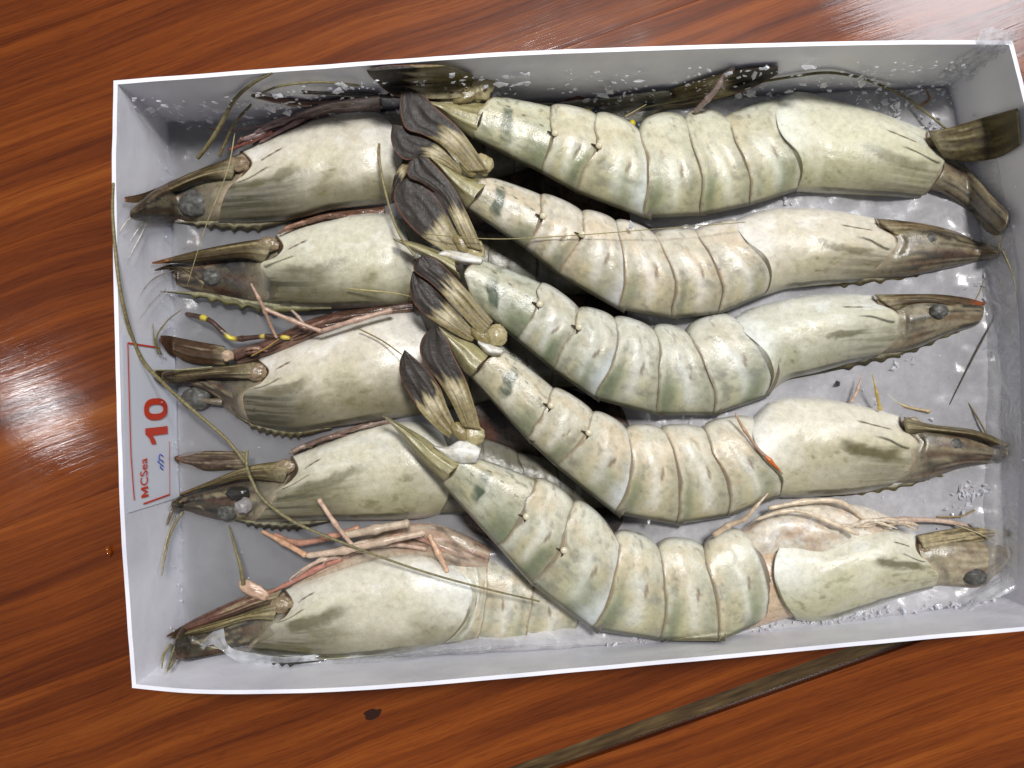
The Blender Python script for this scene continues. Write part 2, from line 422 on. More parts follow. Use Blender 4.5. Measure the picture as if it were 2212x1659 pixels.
# printed label on the left inner wall
lrim, lfoot = wall_xy['left']
def on_left(y, z, off=.0003):
    """point on the inner face of the left wall"""
    h = (z / RIM) ** 1.3
    yy = lfoot[:, 1] * (1 - h) + lrim[:, 1] * h; xx = lfoot[:, 0] * (1 - h) + lrim[:, 0] * h
    o = np.argsort(yy); return (float(np.interp(y, yy[o], xx[o])) + TH + off, y, z)
def left_sheet(name, ys, zs, off, mat, parent):
    V = [on_left(y, z, off) for z in zs for y in ys]; n = len(ys)
    F = [(j * n + i, j * n + i + 1, (j + 1) * n + i + 1, (j + 1) * n + i) for j in range(len(zs) - 1) for i in range(n - 1)]
    return mk(name, V, F, mat, parent)
label = left_sheet('label', np.linspace(-.0405, .0155, 12), np.linspace(.015, .0488, 8), .0003, M['paper'], box)
label['label'] = 'printed paper label with red numerals on the inner wall'
def frame_line(ya, za, yb, zb, w=.00035):
    n = 8; V = []
    d = np.array([yb - ya, zb - za]); d /= np.linalg.norm(d); q = np.array([-d[1], d[0]]) * w / 2 * 1.6
    for i in range(n):
        f = i / (n - 1); y, z = ya + (yb - ya) * f, za + (zb - za) * f
        V += [on_left(y + q[0], z + q[1], .0006), on_left(y - q[0], z - q[1], .0006)]
    mk('frame_line', V, [(2 * i, 2 * i + 1, 2 * i + 3, 2 * i + 2) for i in range(n - 1)], M['ink'], label)
frame_line(.0130, .0462, -.0225, .0462); frame_line(.0130, .0462, .0124, .026)
frame_line(-.0390, .0400, -.0384, .0225); frame_line(-.0225, .0462, -.0370, .0452)
frame_line(-.0384, .0225, -.020, .0215, .0002)
def lettering(txt, y0, y1, zlo, zhi, mat, weight):
    cu = bpy.data.curves.new('lettering', 'FONT'); cu.body = txt; cu.size = 1; cu.offset = weight; cu.resolution_u = 6
    t = bpy.data.objects.new('lettering_source', cu); COL.objects.link(t)
    dg = bpy.context.evaluated_depsgraph_get(); me0 = t.evaluated_get(dg).to_mesh()
    P = np.array([v.co[:] for v in me0.vertices]); Fc = [list(p.vertices) for p in me0.polygons]
    t.evaluated_get(dg).to_mesh_clear(); bpy.data.objects.remove(t); bpy.data.curves.remove(cu)
    mn, mxx = P.min(0), P.max(0)
    V = [on_left(y0 + (p[0] - mn[0]) / (mxx[0] - mn[0]) * (y1 - y0), zlo + (p[1] - mn[1]) / (mxx[1] - mn[1]) * (zhi - zlo), .0006) for p in P]
    return mk('lettering', V, Fc, mat, label, smooth=False)
def glyph(y0, y1, z0, z1, rings, faces):
    V = [on_left(y0 + x * (y1 - y0), z0 + h * (z1 - z0), .0006) for x, h in rings]
    return mk('lettering', V, faces, M['ink'], label, smooth=False)
one = [(.52, 0), (1, 0), (1, 1), (.64, 1), (.40, .84), (0, .74), (0, .54), (.30, .60), (.52, .70)]
glyph(-.0202, -.0146, .0225, .0372, one, [(0, 1, 2, 3, 8), (3, 4, 7, 8), (4, 5, 6, 7)])
an = np.linspace(0, 2 * np.pi, 40, endpoint=False); se = lambda v: np.sign(v) * np.abs(v) ** .8
glyph(-.0122, -.0048, .0222, .0376, [(.5 + .5 * se(math.cos(a)), .5 + .5 * se(math.sin(a))) for a in an] + [(.5 + .21 * se(math.cos(a)), .5 + .31 * se(math.sin(a))) for a in an],
      [(k, (k + 1) % 40, 40 + (k + 1) % 40, 40 + k) for k in range(40)])
glyph(-.0370, -.0336, .0366, .0410, [(0, 0), (.22, 0), (.22, 1), (0, 1), (.78, 0), (1, 0), (1, 1), (.78, 1), (.22, .62), (.5, 0.), (.5, .42), (.78, .62)],
      [(0, 1, 8, 2, 3), (4, 5, 6, 7, 11), (2, 8, 9, 10), (10, 9, 11, 7)])
lettering('CSea', -.0331, -.0243, .0366, .0412, M['ink'], .006)
for pts in ([(-.0295, .0265), (-.0282, .0285), (-.0270, .0262), (-.0258, .0282)], [(-.0285, .0262), (-.0262, .0300)], [(-.0250, .0262), (-.0240, .0285), (-.0262, .0290)]):
    q = resample([(y, z) for y, z in pts], np.linspace(0, 1, 14)); V = []
    for i, (y, z) in enumerate(q): V += [on_left(y, z + .0003, .0006), on_left(y + .0002, z - .0003, .0006)]
    mk('pen_mark', V, [(2 * i, 2 * i + 1, 2 * i + 3, 2 * i + 2) for i in range(13)], M['blue'], label)

# ------------------------------------------------------------------ lofts, blades and tubes
def loft(name, curves, s_at, zc, T, mat, parent, colfn, nS=40, nT=26, lobe=0., tuck=0., lip=0., pw=2.1, ends=True, over=0., wob=.0, zskew=0., groove=0.):
    """pillow lofted over cross curves (belly side -> back side); zc, T given at the curves"""
    t = (1 - np.cos(np.pi * np.arange(nT + 1) / nT)) / 2
    s = np.linspace(0, 1 + over, nS + 1); sq = np.minimum(s, 1)
    C = np.stack([resample(c, t) for c in curves])
    x = np.interp(sq, s_at, np.linspace(0, 1, len(s_at)))
    G = catmull(C, x)
    if over:
        e = (G[np.searchsorted(s, 1) - 1] - G[np.searchsorted(s, .85)]) / .15
        G = G + np.maximum(s - 1, 0)[:, None, None] * e[None]
    Z = catmull(np.asarray(zc)[:, None], x)[:, 0]; TT = catmull(np.asarray(T)[:, None], x)[:, 0]
    S, TV = np.meshgrid(s, t, indexing='ij')
    if lobe:
        dv = G[:, :1] - G[:, -1:]; dv = dv / np.linalg.norm(dv, axis=-1, keepdims=True)
        k = (np.clip(1 - np.abs(2 * np.clip(S, 0, 1) - 1.06) ** 2.4, 0, 1) ** .55 - .22) * (1 - sm(0, .40, TV))
        G = G + dv * (lobe * k)[..., None]
    prof = np.clip(1 - np.abs(2 * TV - 1) ** pw, 0, 1) ** (1 / pw)
    mS = 1 - tuck * (1 - sm(0, .35, S)) + lip * sm(.7, .98, S) - groove * bump(.40, .055, S + (TV - .5) * .10) * sm(.25, .5, TV) + groove * .6 * bump(.54, .07, S + (TV - .5) * .10)
    sd = (abs(hash(name)) % 97)
    ph = G[0, 0, 0] * .013
    lump = (n2(S * 4 + ph, TV * 5 + ph * 3, 2.) - .5) * wob
    zt = Z[:, None] + TT[:, None] * prof * (mS + lump) + zskew * (TV - .5)
    lift = clear_z(G, Z[:, None] + 0 * TV) - Z[:, None]
    top = world_xy(G, zt + lift)
    nb = 8
    ib = np.unique(np.linspace(1, nT - 1, nb).astype(int))
    bot = world_xy(G[:, ib], Z[:, None] + zskew * (t[ib] - .5)[None] + lift[:, ib])
    bot[..., 2] -= TT[:, None] * prof[:, ib] * .85
    cols = colfn(S, TV, G)
    V = np.concatenate([top.reshape(-1, 3), bot.reshape(-1, 3)])
    CC = np.concatenate([cols.reshape(-1, 3), cols[:, ib].reshape(-1, 3)])
    n1 = nT + 1; nbk = len(ib); base = (nS + 1) * n1
    a = lambda i, k: i * n1 + k
    bt = lambda i, k: a(i, 0) if k == 0 else (a(i, nT) if k == nbk + 1 else base + i * nbk + k - 1)
    F = []
    for i in range(nS):
        for k in range(nT): F.append((a(i, k), a(i, k + 1), a(i + 1, k + 1), a(i + 1, k)))
        for k in range(nbk + 1): F.append((bt(i, k), bt(i + 1, k), bt(i + 1, k + 1), bt(i, k + 1)))
    if ends:
        for i, r in ((0, False), (nS, True)):
            lp = [a(i, k) for k in range(n1)] + [bt(i, k) for k in range(nbk, 0, -1)]
            F.append(lp[::-1] if not r else lp)
    P = V
    # orient outward: picture v runs downward, so flip when the first top face looks down
    f0 = F[(nS // 2) * (nT + nbk + 1) + nT // 2]
    nrm = np.cross(P[f0[1]] - P[f0[0]], P[f0[2]] - P[f0[0]])
    if nrm[2] < 0: F = [tuple(f[::-1]) for f in F]
    return mk(name, V, F, mat, parent, CC)

def blade(name, A, B, zA, zB, th, mat, parent, colfn, camber=.0008, nS=34, nT=16, ribs=.0003, tilt=0.):
    """thin leaf-like plate between two edges running base -> tip"""
    q = np.linspace(0, 1, nS + 1); a = resample(A, q); c = resample(B, q); t = np.linspace(0, 1, nT + 1)
    G = a[:, None] * (1 - t)[None, :, None] + c[:, None] * t[None, :, None]
    S, TV = np.meshgrid(q, t, indexing='ij')
    z = zA + (zB - zA) * S + camber * (1 - (2 * TV - 1) ** 2) + ribs * (bump(.33, .06, TV) + bump(.68, .06, TV)) * (1 - S ** 3) + tilt * (TV - .5)
    z = z + (n2(S * 5 + A[0][0] * .1, TV * 4, 1., 2) - .5) * .0004
    z = clear_z(G, z)
    top = world_xy(G, z); bot = top.copy(); bot[..., 2] -= th * (.25 + .75 * np.clip(1 - np.abs(2 * TV - 1) ** 4, 0, 1))
    cols = colfn(S, TV, G)
    n1 = nT + 1; nV = (nS + 1) * n1; F = []
    for i in range(nS):
        for k in range(nT):
            F.append((i * n1 + k, i * n1 + k + 1, (i + 1) * n1 + k + 1, (i + 1) * n1 + k))
            F.append((nV + i * n1 + k, nV + (i + 1) * n1 + k, nV + (i + 1) * n1 + k + 1, nV + i * n1 + k + 1))
        for k, r in ((0, 0), (nT, 1)):
            f = (i * n1 + k, (i + 1) * n1 + k, nV + (i + 1) * n1 + k, nV + i * n1 + k); F.append(f[::-1] if r else f)
    for i, r in ((0, 1), (nS, 0)):
        for k in range(nT):
            f = (i * n1 + k, i * n1 + k + 1, nV + i * n1 + k + 1, nV + i * n1 + k); F.append(f[::-1] if r else f)
    V = np.concatenate([top.reshape(-1, 3), bot.reshape(-1, 3)])
    f0 = F[(nS // 2) * (2 * nT + 2)]
    if np.cross(V[f0[1]] - V[f0[0]], V[f0[2]] - V[f0[0]])[2] < 0: F = [tuple(f[::-1]) for f in F]
    return mk(name, V, F, mat, parent, np.concatenate([cols.reshape(-1, 3)] * 2))

def tube(name, pts, zs, rad, mat, parent, colfn, n=None, sides=8, sharp=False):
    """tapered tube through traced points at given heights; rad in mm"""
    K = len(pts); zs = np.interp(np.linspace(0, 1, K), np.linspace(0, 1, len(zs)), zs)
    zs = clear_z(np.asarray(pts, float), zs) if name != 'antenna' or zs[0] < .045 else zs
    X = world_xy(pts, zs); n = n or max(10, 7 * K); q = np.linspace(0, 1, n)
    if sharp:
        Ls = np.concatenate([[0], np.cumsum(np.linalg.norm(np.diff(X, axis=0), axis=1))]); Ls /= Ls[-1]
        Pc = np.stack([np.interp(q, Ls, X[:, k]) for k in range(3)], 1)
    else: Pc = resample(X, q)
    R = np.interp(q, np.linspace(0, 1, len(rad)), rad) * .001
    Tn = np.gradient(Pc, axis=0); Tn /= np.linalg.norm(Tn, axis=1)[:, None] + 1e-12
    up = np.array([0, 0, 1.]); N1 = np.cross(Tn, up); ln = np.linalg.norm(N1, axis=1)[:, None]
    N1 = np.where(ln > 1e-3, N1 / (ln + 1e-12), np.array([1., 0, 0])); N2 = np.cross(N1, Tn)
    an = np.arange(sides) * 2 * np.pi / sides
    V = Pc[:, None] + R[:, None, None] * (np.cos(an)[None, :, None] * N1[:, None] + np.sin(an)[None, :, None] * N2[:, None])
    S = np.repeat(q[:, None], sides, 1); cols = colfn(S, Pc)
    F = [(i * sides + k, i * sides + (k + 1) % sides, (i + 1) * sides + (k + 1) % sides, (i + 1) * sides + k) for i in range(n - 1) for k in range(sides)]
    F.append(list(range(sides))[::-1]); F.append([(n - 1) * sides + k for k in range(sides)])
    return mk(name, V.reshape(-1, 3), F, mat, parent, cols.reshape(-1, 3))

def ball(name, uv, z, r, mat, parent, col=(1, 1, 1), sc=(1, 1, 1), rot=0., lump=.0, n=18):
    """lumpy ellipsoid, r in picture units"""
    z = float(clear_z(np.array([uv]), z)[0]) if parent is not None else z
    c = world_xy(uv, z); R = r * (CAM_Z - z) / F_PX
    th = np.linspace(0, np.pi, n); ph = np.linspace(0, 2 * np.pi, 2 * n, endpoint=False)
    Tq, Pq = np.meshgrid(th, ph, indexing='ij')
    d = np.stack([np.sin(Tq) * np.cos(Pq), np.sin(Tq) * np.sin(Pq), np.cos(Tq)], -1)
    rr = 1 + lump * (fbm(d * 2.2 + uv[0] * .37) - .5)
    X = d * rr[..., None] * R * np.array(sc); cr, sr = math.cos(rot), math.sin(rot)
    X = np.stack([X[..., 0] * cr - X[..., 1] * sr, X[..., 0] * sr + X[..., 1] * cr, X[..., 2]], -1) + c
    m = 2 * n; F = [(i * m + k, (i + 1) * m + k, (i + 1) * m + (k + 1) % m, i * m + (k + 1) % m) for i in range(n - 1) for k in range(m)]
    cc = np.broadcast_to(np.asarray(col, float), X.shape) * (.85 + .3 * fbm(d * 3 + uv[1] * .2))[..., None]
    return mk(name, X.reshape(-1, 3), F, mat, parent, cc.reshape(-1, 3))

# ------------------------------------------------------------------ pigments
CREAM = lin(204, 199, 180); PALE = lin(226, 223, 211); WHITE = lin(236, 236, 233); TINT = [np.ones(3)]; OLIVE = lin(112, 106, 66); DOLIVE = lin(66, 64, 44)
GREEN = lin(134, 144, 108); DGREEN = lin(84, 96, 76); BROWN = lin(112, 78, 44); GREY = lin(120, 118, 106); PINK = lin(196, 166, 146); DARK = lin(40, 37, 36); YEL = lin(190, 183, 144)

def carapace_col(seed, olive_shade=.5, frontdark=.6, green=.3):
    tint = TINT[0]; rr = np.random.default_rng(int(seed * 31)); bt, bw, bs, ba = rr.uniform(-.03, .05), rr.uniform(.6, 1.25), rr.uniform(-.04, .06), rr.uniform(.55, 1.)
    g2 = lin(96, 92, 76)
    def f(S, T, G):
        n = n2(S * 6 + seed, T * 5 + seed * 2, seed); st = n2(S * 3 + seed, T * 26, seed + 5); fn = n2(S * 22, T * 20, seed + 9)
        c = np.broadcast_to(CREAM, S.shape + (3,)).copy()
        c = mix(c, PALE, sm(.42, .05, T) * .8)
        c = mix(c, YEL, .35 * sm(.45, .6, n) * sm(.2, .5, T))
        c = mix(c, lin(158, 152, 122) if olive_shade < .7 else lin(126, 119, 92), olive_shade * .95 * sm(.50, .92, T + (n - .5) * .5))  # olive back pigment; the darker mix also paints in shade on the lower side
        c = mix(c, GREEN * .9, green * .3 * sm(.45, .9, T + (n - .5)) * sm(.2, .6, S))
        c = mix(c, g2, frontdark * .9 * sm(.55, .10, S + (st - .5) * .35) * sm(.38, .62, T))  # olive-grey front pigment, deepened as painted shade
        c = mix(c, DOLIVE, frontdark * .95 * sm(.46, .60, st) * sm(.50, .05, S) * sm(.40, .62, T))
        # groove blotch behind the spine
        yy = T - (.43 + bt + .10 * np.sin(S * 7 + bs * 20)) + (fn - .5) * .12
        c = mix(c, OLIVE * .62, .9 * ba * sm(.10 * bw, .03 * bw, np.abs(yy) + .05 * np.abs(S - .26)) * sm(.10, .16, S + bs + (n - .5) * .1) * sm(.46, .32, S + bs + (n - .5) * .35))
        c = mix(c, DOLIVE, .9 * sm(.022, .008, np.abs(T - (.47 - .55 * S) - .03 * np.sin(S * 30))) * sm(.015, .04, S) * sm(.19, .14, S))
        c = mix(c, BROWN * .6, .9 * sm(.014, .005, np.abs(T - (.235 - .22 * S))) * sm(.09, .11, S) * sm(.25, .22, S))
        c = mix(c, OLIVE, .55 * sm(.57, .68, fn) * sm(.5, .7, n) * sm(.4, .6, T))
        c = mix(c, WHITE, .7 * sm(.62, .98, S + (n - .5) * .25) * sm(.85, .35, T))
        c = mix(c, WHITE, .55 * sm(.60, .72, n2(S * 9 + seed * 3, T * 9, 4.)) * sm(.5, .2, T))
        c = mix(c, OLIVE * .8, .85 * sm(.985, .995, S) * sm(.4, .6, T))
        c = mix(c, BROWN * .55, .95 * sm(.028, .010, S) * sm(.42, .36, T))
        c = mix(c, DOLIVE, .8 * sm(.03, .012, np.abs(T - .955 + .04 * (n - .5))) * sm(.85, .6, S))
        c = mix(c, lin(176, 177, 182), .55 * sm(.05, .0, T + (fn - .5) * .06) * sm(.2, .5, S))          # glaze of ice climbing the sides
        c = c * tint
        return mix(c, lin(188, 189, 193), .5 * sm(.93, 1., T + (fn - .5) * .06) * sm(.35, .6, n))
    return f

def seg_col(seed, k, green=.5, warm=.3, edge=.8, tone=1.):
    """k = ring number 1..6, head to tail"""
    tint = TINT[0]
    def f(S, T, G):
        n = n2(S * 3 + seed, T * 6 + k * 3.1, seed); fn = n2(S * 12 + k, T * 22, seed + 2); st = n2(S * 9 + k, T * 4, seed + 4); bl = n2(S * 5 + seed, T * 9, seed + 11)
        c = np.broadcast_to(CREAM * np.array([.93, .94, .95]), S.shape + (3,)).copy()
        c = mix(c, lin(208, 192, 164), (.25 + warm) * sm(.38, .62, n))
        c = mix(c, PALE, .55 * sm(.34, .06, T) * sm(.3, .6, bl)); c = mix(c, WHITE, .55 * sm(.16, .02, T) * bump(.5, .3, S))
        pos = {1: .42, 2: .80, 3: .84, 4: .45, 5: .30, 6: .2}[k]
        c = mix(c, GREEN * .92, (.25 + .75 * green) * sm(.36, .80, T + (n - .5) * .5) * (.9 * bump(pos, .17, S + (st - .5) * .12) + .30))
        c = mix(c, DGREEN * 1.1, .55 * green * bump(pos, .09, S + (st - .5) * .12) * sm(.5, .72, T + (fn - .5) * .2))
        c = mix(c, YEL, .55 * bump(.62 if k != 3 else .4, .16, S) * sm(.5, .85, T))
        c = mix(c, lin(140, 136, 120), .6 * sm(.55, .68, fn) * sm(.35, .6, st)); c = mix(c, lin(126, 122, 112), .5 * sm(.60, .72, bl) * sm(.15, .4, T))
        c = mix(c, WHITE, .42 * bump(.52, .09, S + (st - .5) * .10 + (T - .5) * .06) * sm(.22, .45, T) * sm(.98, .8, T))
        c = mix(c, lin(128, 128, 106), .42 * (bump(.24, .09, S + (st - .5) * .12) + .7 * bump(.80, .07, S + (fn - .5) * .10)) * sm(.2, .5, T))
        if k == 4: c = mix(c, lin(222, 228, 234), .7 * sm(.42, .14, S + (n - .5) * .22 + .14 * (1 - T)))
        if k == 1: c = mix(c, WHITE, .35 * sm(.3, .1, S))
        if k == 5: c = mix(c, PALE, .6 * bump(.86, .10, S) * sm(.4, .6, T))
        if k == 6:
            c = mix(c, GREEN, .28 * green)
            c = mix(c, lin(78, 90, 72), .85 * sm(.085, .045, np.abs(S - .62 + (T - .5) * .12 + (st - .5) * .10)) * sm(.16, .24, T) * sm(.84, .70, T) * (.45 + .7 * sm(.35, .6, bl)))
            c = mix(c, lin(146, 144, 126), .5 * sm(.55, .65, fn))
            for q, (ss, tt) in enumerate([(.68, .17), (.46, .24), (.24, .30), (.76, .42)]):
                c = mix(c, DOLIVE * .8, .9 * sm(1, .4, ((S - ss) / .04) ** 2 + ((T - tt - (S - ss) * .2) / .013) ** 2))
        else:
            c = mix(c, BROWN * .8, .6 * sm(1, .3, ((S - .42 - (T - .5) * .3) / .035) ** 2 + ((T - .50) / .10) ** 2) * sm(.4, .5, st + .1))
        lw = .036 if k < 6 else .022
        wv = (fn - .5) * .03
        c = mix(c, BROWN * .5, edge * sm(lw * 1.9, lw * .6, S - .085 + wv) * sm(.12, .26, T))
        c = mix(c, BROWN * .85, edge * .6 * sm(1 - lw * 1.5, 1 - lw * .3, S + wv))
        c = mix(c, DOLIVE, .8 * sm(.94, .975, T)); c = mix(c, GREY, .35 * sm(.04, .0, T))
        return c * tone * tint  # low tone darkens the tucked tails, painting the shade of the gaps
    return f

def body_col(seed, nhead, tone=(88, 82, 62), deep=.9):
    def f(S, T, G):
        st = n2(S * 10 + seed, T * 24, seed); n = n2(S * 30, T * 12, seed + 3)
        c = np.broadcast_to(lin(200, 178, 150), S.shape + (3,)).copy()
        c = mix(c, lin(206, 150, 118), .5 * sm(.5, .7, n))
        hd = sm(nhead + .02, nhead - .01, S)
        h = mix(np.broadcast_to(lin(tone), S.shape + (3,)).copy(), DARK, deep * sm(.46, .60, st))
        h = mix(h, lin(150, 138, 108), .7 * sm(.56, .68, n)); h = mix(h, lin(92, 62, 44), .5 * sm(.5, .62, n2(S * 14, T * 9, seed + 8)))
        h = mix(h, lin(140, 132, 110), .75 * sm(nhead - .10, nhead, S))
        return mix(c, h, hd) if False else c * (1 - hd[..., None]) + h * hd[..., None]
    return f

def uropod_col(seed, dark=.60, red=.5):
    def f(S, T, G):
        rag = n2(T * 9 + seed, S * 1.5, seed); st = n2(T * 16 + seed, S * 2.0, seed + 3); n = n2(S * 8, T * 5, seed + 7)
        c = np.broadcast_to(lin(132, 120, 82), S.shape + (3,)).copy()
        c = mix(c, lin(104, 90, 56), .6 * sm(.50, .60, st)); c = mix(c, lin(164, 152, 112), .4 * sm(.46, .36, st))
        c = mix(c, lin(202, 190, 158), .85 * bump(dark - .25, .08, S + (rag - .5) * .25) * sm(.1, .3, T) * sm(.95, .7, T))
        c = mix(c, lin(104, 84, 50), .6 * (bump(.34, .03, T) + bump(.67, .03, T)) * sm(.8, .5, S))
        c = mix(c, lin(36, 29, 26), .97 * sm(dark - .18, dark - .11, S + (rag - .5) * .40))
        c = mix(c, lin(84, 80, 76), .22 * sm(.55, .7, n) * sm(dark, dark + .1, S))
        ed = sm(.07, .02, T) + sm(.93, .98, T)
        c = mix(c, lin(122, 72, 50), red * np.clip(ed, 0, 1) * sm(.25, .5, S))
        return c
    return f
def scale_col(seed, base=(104, 84, 50), tip=(120, 66, 36)):
    base = tuple(v * .84 for v in base)
    def f(S, T, G):
        st = n2(T * 14 + seed, S * 2.5, seed); n = n2(S * 7, T * 4, seed + 1)
        c = np.broadcast_to(lin(base), S.shape + (3,)).copy()
        c = mix(c, lin(58, 46, 30), .8 * sm(.5, .6, st)); c = mix(c, lin(166, 154, 118), .65 * sm(.44, .34, st) * sm(.9, .3, S))
        c = mix(c, lin(160, 150, 120), .5 * sm(.22, .0, S)); c = mix(c, lin(tip), .7 * sm(.80, .98, S))
        c = mix(c, lin(56, 44, 26), .6 * (sm(.08, .02, T) + sm(.92, .98, T)))
        return c
    return f
def plain(rgb, seed=1., var=.25, bands=None, tip=None, bandn=0):
    def f(S, P):
        n = n2(S * 18 + seed, S * 3, seed)
        c = np.broadcast_to(lin(rgb), S.shape + (3,)) * (1 - var + 2 * var * n)[..., None]
        if bandn: c = c * (1 - .22 * (np.sin(S * bandn * 6.283) > 0))[..., None]
        if bands:
            for a, w, col in bands: c = mix(c, lin(col), sm(w, w * .6, np.abs(S - a)))
        if tip: c = mix(c, lin(tip), sm(.8, 1, S))
        return c
    return f
OLV = (128, 118, 74); PNK = (176, 146, 126)

# ------------------------------------------------------------------ prawns
GRP_R, GRP_L = 'prawns with curled tails resting on the others', 'prawns with tails tucked under the others'
TINTS = {1.3: (.97, .98, .88), 2.7: (1.02, .98, .94), 3.9: (.94, .96, .94), 5.5: (.99, .97, .92), 7.3: (.96, .97, .92), 11.1: (1.02, 1, .97), 13.3: (.96, .96, .89), 17.7: (.98, .95, .92), 19.9: (.94, .93, .86), 23.1: (.97, .97, .94)}
def build_prawn(loc_uv, label, group, F, mids, C, bounds, head, lobes, zt, seed, green, warm, olive_shade, frontdark, shell_front=None, hinges=None, hz=.013, hT=.0065, abd=1.):
    root = thing('prawn', tuple(world_xy(loc_uv, .0016)), label, 'prawn', group)
    zC, TC = zt['C']; TINT[0] = np.array(TINTS[seed])
    # flesh: one continuous body from head tip to tail joint
    wr = np.random.default_rng(int(seed * 10)); wavy = []
    for x in bounds:
        r = resample(x, np.linspace(0, 1, 9)); r[1:-1] += wr.normal(0, 2.1, (7, 2)); wavy.append([tuple(p) for p in r])
    bounds = wavy
    e0, e1 = np.mean(resample(head[-1], np.linspace(0, 1, 5)), 0), np.mean(resample(head[-2], np.linspace(0, 1, 5)), 0)
    tp = e0 + (e0 - e1) * .16; hw = (np.array(head[-1][-1]) - np.array(head[-1][0])) * .06
    head = head + [[tuple(tp - hw), tuple(tp), tuple(tp + hw)]]                  # closes to a blunt point
    if group == GRP_R: hz = .0170
    cur = [np.array(c) for c in head[::-1]] + [np.array(F)] + [np.array(m) for m in mids] + [np.array(C)] + [np.array(x) for x in bounds]
    nh = len(head)
    zz = [hz + .001 * (nh - i) * 0 for i in range(nh)] + [zt['F'][0]] + [zt['M'][0]] * len(mids) + [zC] + [zt['B'][i][0] for i in range(len(bounds))]
    tt = [hT * (.45 + .55 * (i + 1) / nh) for i in range(nh)] + [zt['F'][1] * .92] + [zt['M'][1] * .86] * len(mids) + [TC * .84] + [zt['B'][i][1] * .76 for i in range(len(bounds))]
    q = np.linspace(0, 1, 12); shr = []
    for i, c in enumerate(cur):
        r = resample(c, q); m = r.mean(0); k = 1.0 if i < nh else (.93 if i == nh else .90)
        shr.append(m + (r - m) * k)
    sa = np.linspace(0, 1, len(shr))
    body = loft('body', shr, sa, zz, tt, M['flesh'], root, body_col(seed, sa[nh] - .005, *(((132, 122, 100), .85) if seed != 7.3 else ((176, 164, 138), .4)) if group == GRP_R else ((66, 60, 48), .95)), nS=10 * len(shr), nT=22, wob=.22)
    # carapace
    ca = [F] + mids + [C]
    za = [zt['F'][0]] + [zt['M'][0]] * len(mids) + [zC]; ta = [zt['F'][1]] + [zt['M'][1]] * len(mids) + [TC * 1.02]
    loft('carapace', ca, np.linspace(0, 1, len(ca)), za, ta, M['shell'], root, carapace_col(seed, olive_shade, frontdark, green), nS=120, nT=110, wob=.06, over=.01)
    # six shell rings
    bb = [shell_front if shell_front is not None else C] + bounds
    zb = [zt['C']] + list(zt['B'])
    segs = []
    for k in range(len(bounds)):
        a, c = np.array(resample(bb[k], np.linspace(0, 1, 8))), np.array(resample(bb[k + 1], np.linspace(0, 1, 8)))
        mid = (a + c) / 2
        fwd = a - (c - a) * (.10 if not (k == 0 and shell_front is not None) else .0)
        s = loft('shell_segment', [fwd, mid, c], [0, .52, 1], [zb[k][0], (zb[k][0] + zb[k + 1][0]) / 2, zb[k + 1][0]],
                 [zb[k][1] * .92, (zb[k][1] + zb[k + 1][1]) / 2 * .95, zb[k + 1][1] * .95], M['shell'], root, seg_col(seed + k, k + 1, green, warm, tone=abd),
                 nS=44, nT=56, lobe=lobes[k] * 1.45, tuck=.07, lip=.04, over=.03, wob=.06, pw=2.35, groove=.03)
        segs.append(s)
    for k, uv in (hinges or []):
        z, T = zb[k]
        zz_ = z + T * 1.0
        ball('hinge_knob', uv, zz_, 7.5, M['bead'], segs[k - 1], sc=(1, 1, .8))
        tube('hinge_slit', [(uv[0] - 17, uv[1] - 5), (uv[0] - 6, uv[1] + 1), (uv[0] - 3, uv[1] + 9), (uv[0] - 7, uv[1] + 14)], [zz_ - .0004, zz_ - .0001, zz_ - .0004], [.15, .42, .45, .12], M['horn'], segs[k - 1], plain((62, 50, 32)))
    return root, segs

def rostrum(root, pts, z, w, teeth, seed, side=1, tipz=None, col=(84, 76, 50)):
    """serrated blade along the back of the head"""
    q = np.linspace(0, 1, 40); c = resample(pts, q); tn = np.gradient(c, axis=0); tn /= np.linalg.norm(tn, axis=1)[:, None]
    nn = np.stack([-tn[:, 1], tn[:, 0]], 1); nn *= np.sign(nn[:, 1:2]) * side
    wd = w * np.interp(q, [0, .3, .7, 1], [.3, 1, .7, .06])
    tooth = np.zeros_like(q)
    for p in np.linspace(.32, .78, teeth): tooth += np.clip(1 - np.abs(q - p - .008) / .022, 0, 1)
    blade('rostrum', list(map(tuple, c - nn * wd[:, None])), list(map(tuple, c + nn * (wd + tooth * w * .9)[:, None])), z, tipz or z, .0012, M['horn'], root,
          lambda S, T, G: mix(mix(np.broadcast_to(lin(col), S.shape + (3,)).copy(), lin(170, 164, 136), .6 * sm(.55, .3, T)), DARK, .7 * sm(.55, .65, n2(S * 12 + seed, T * 5, seed)) + .3 * sm(.8, 1, T)),
          camber=.0010, nS=90, nT=8)

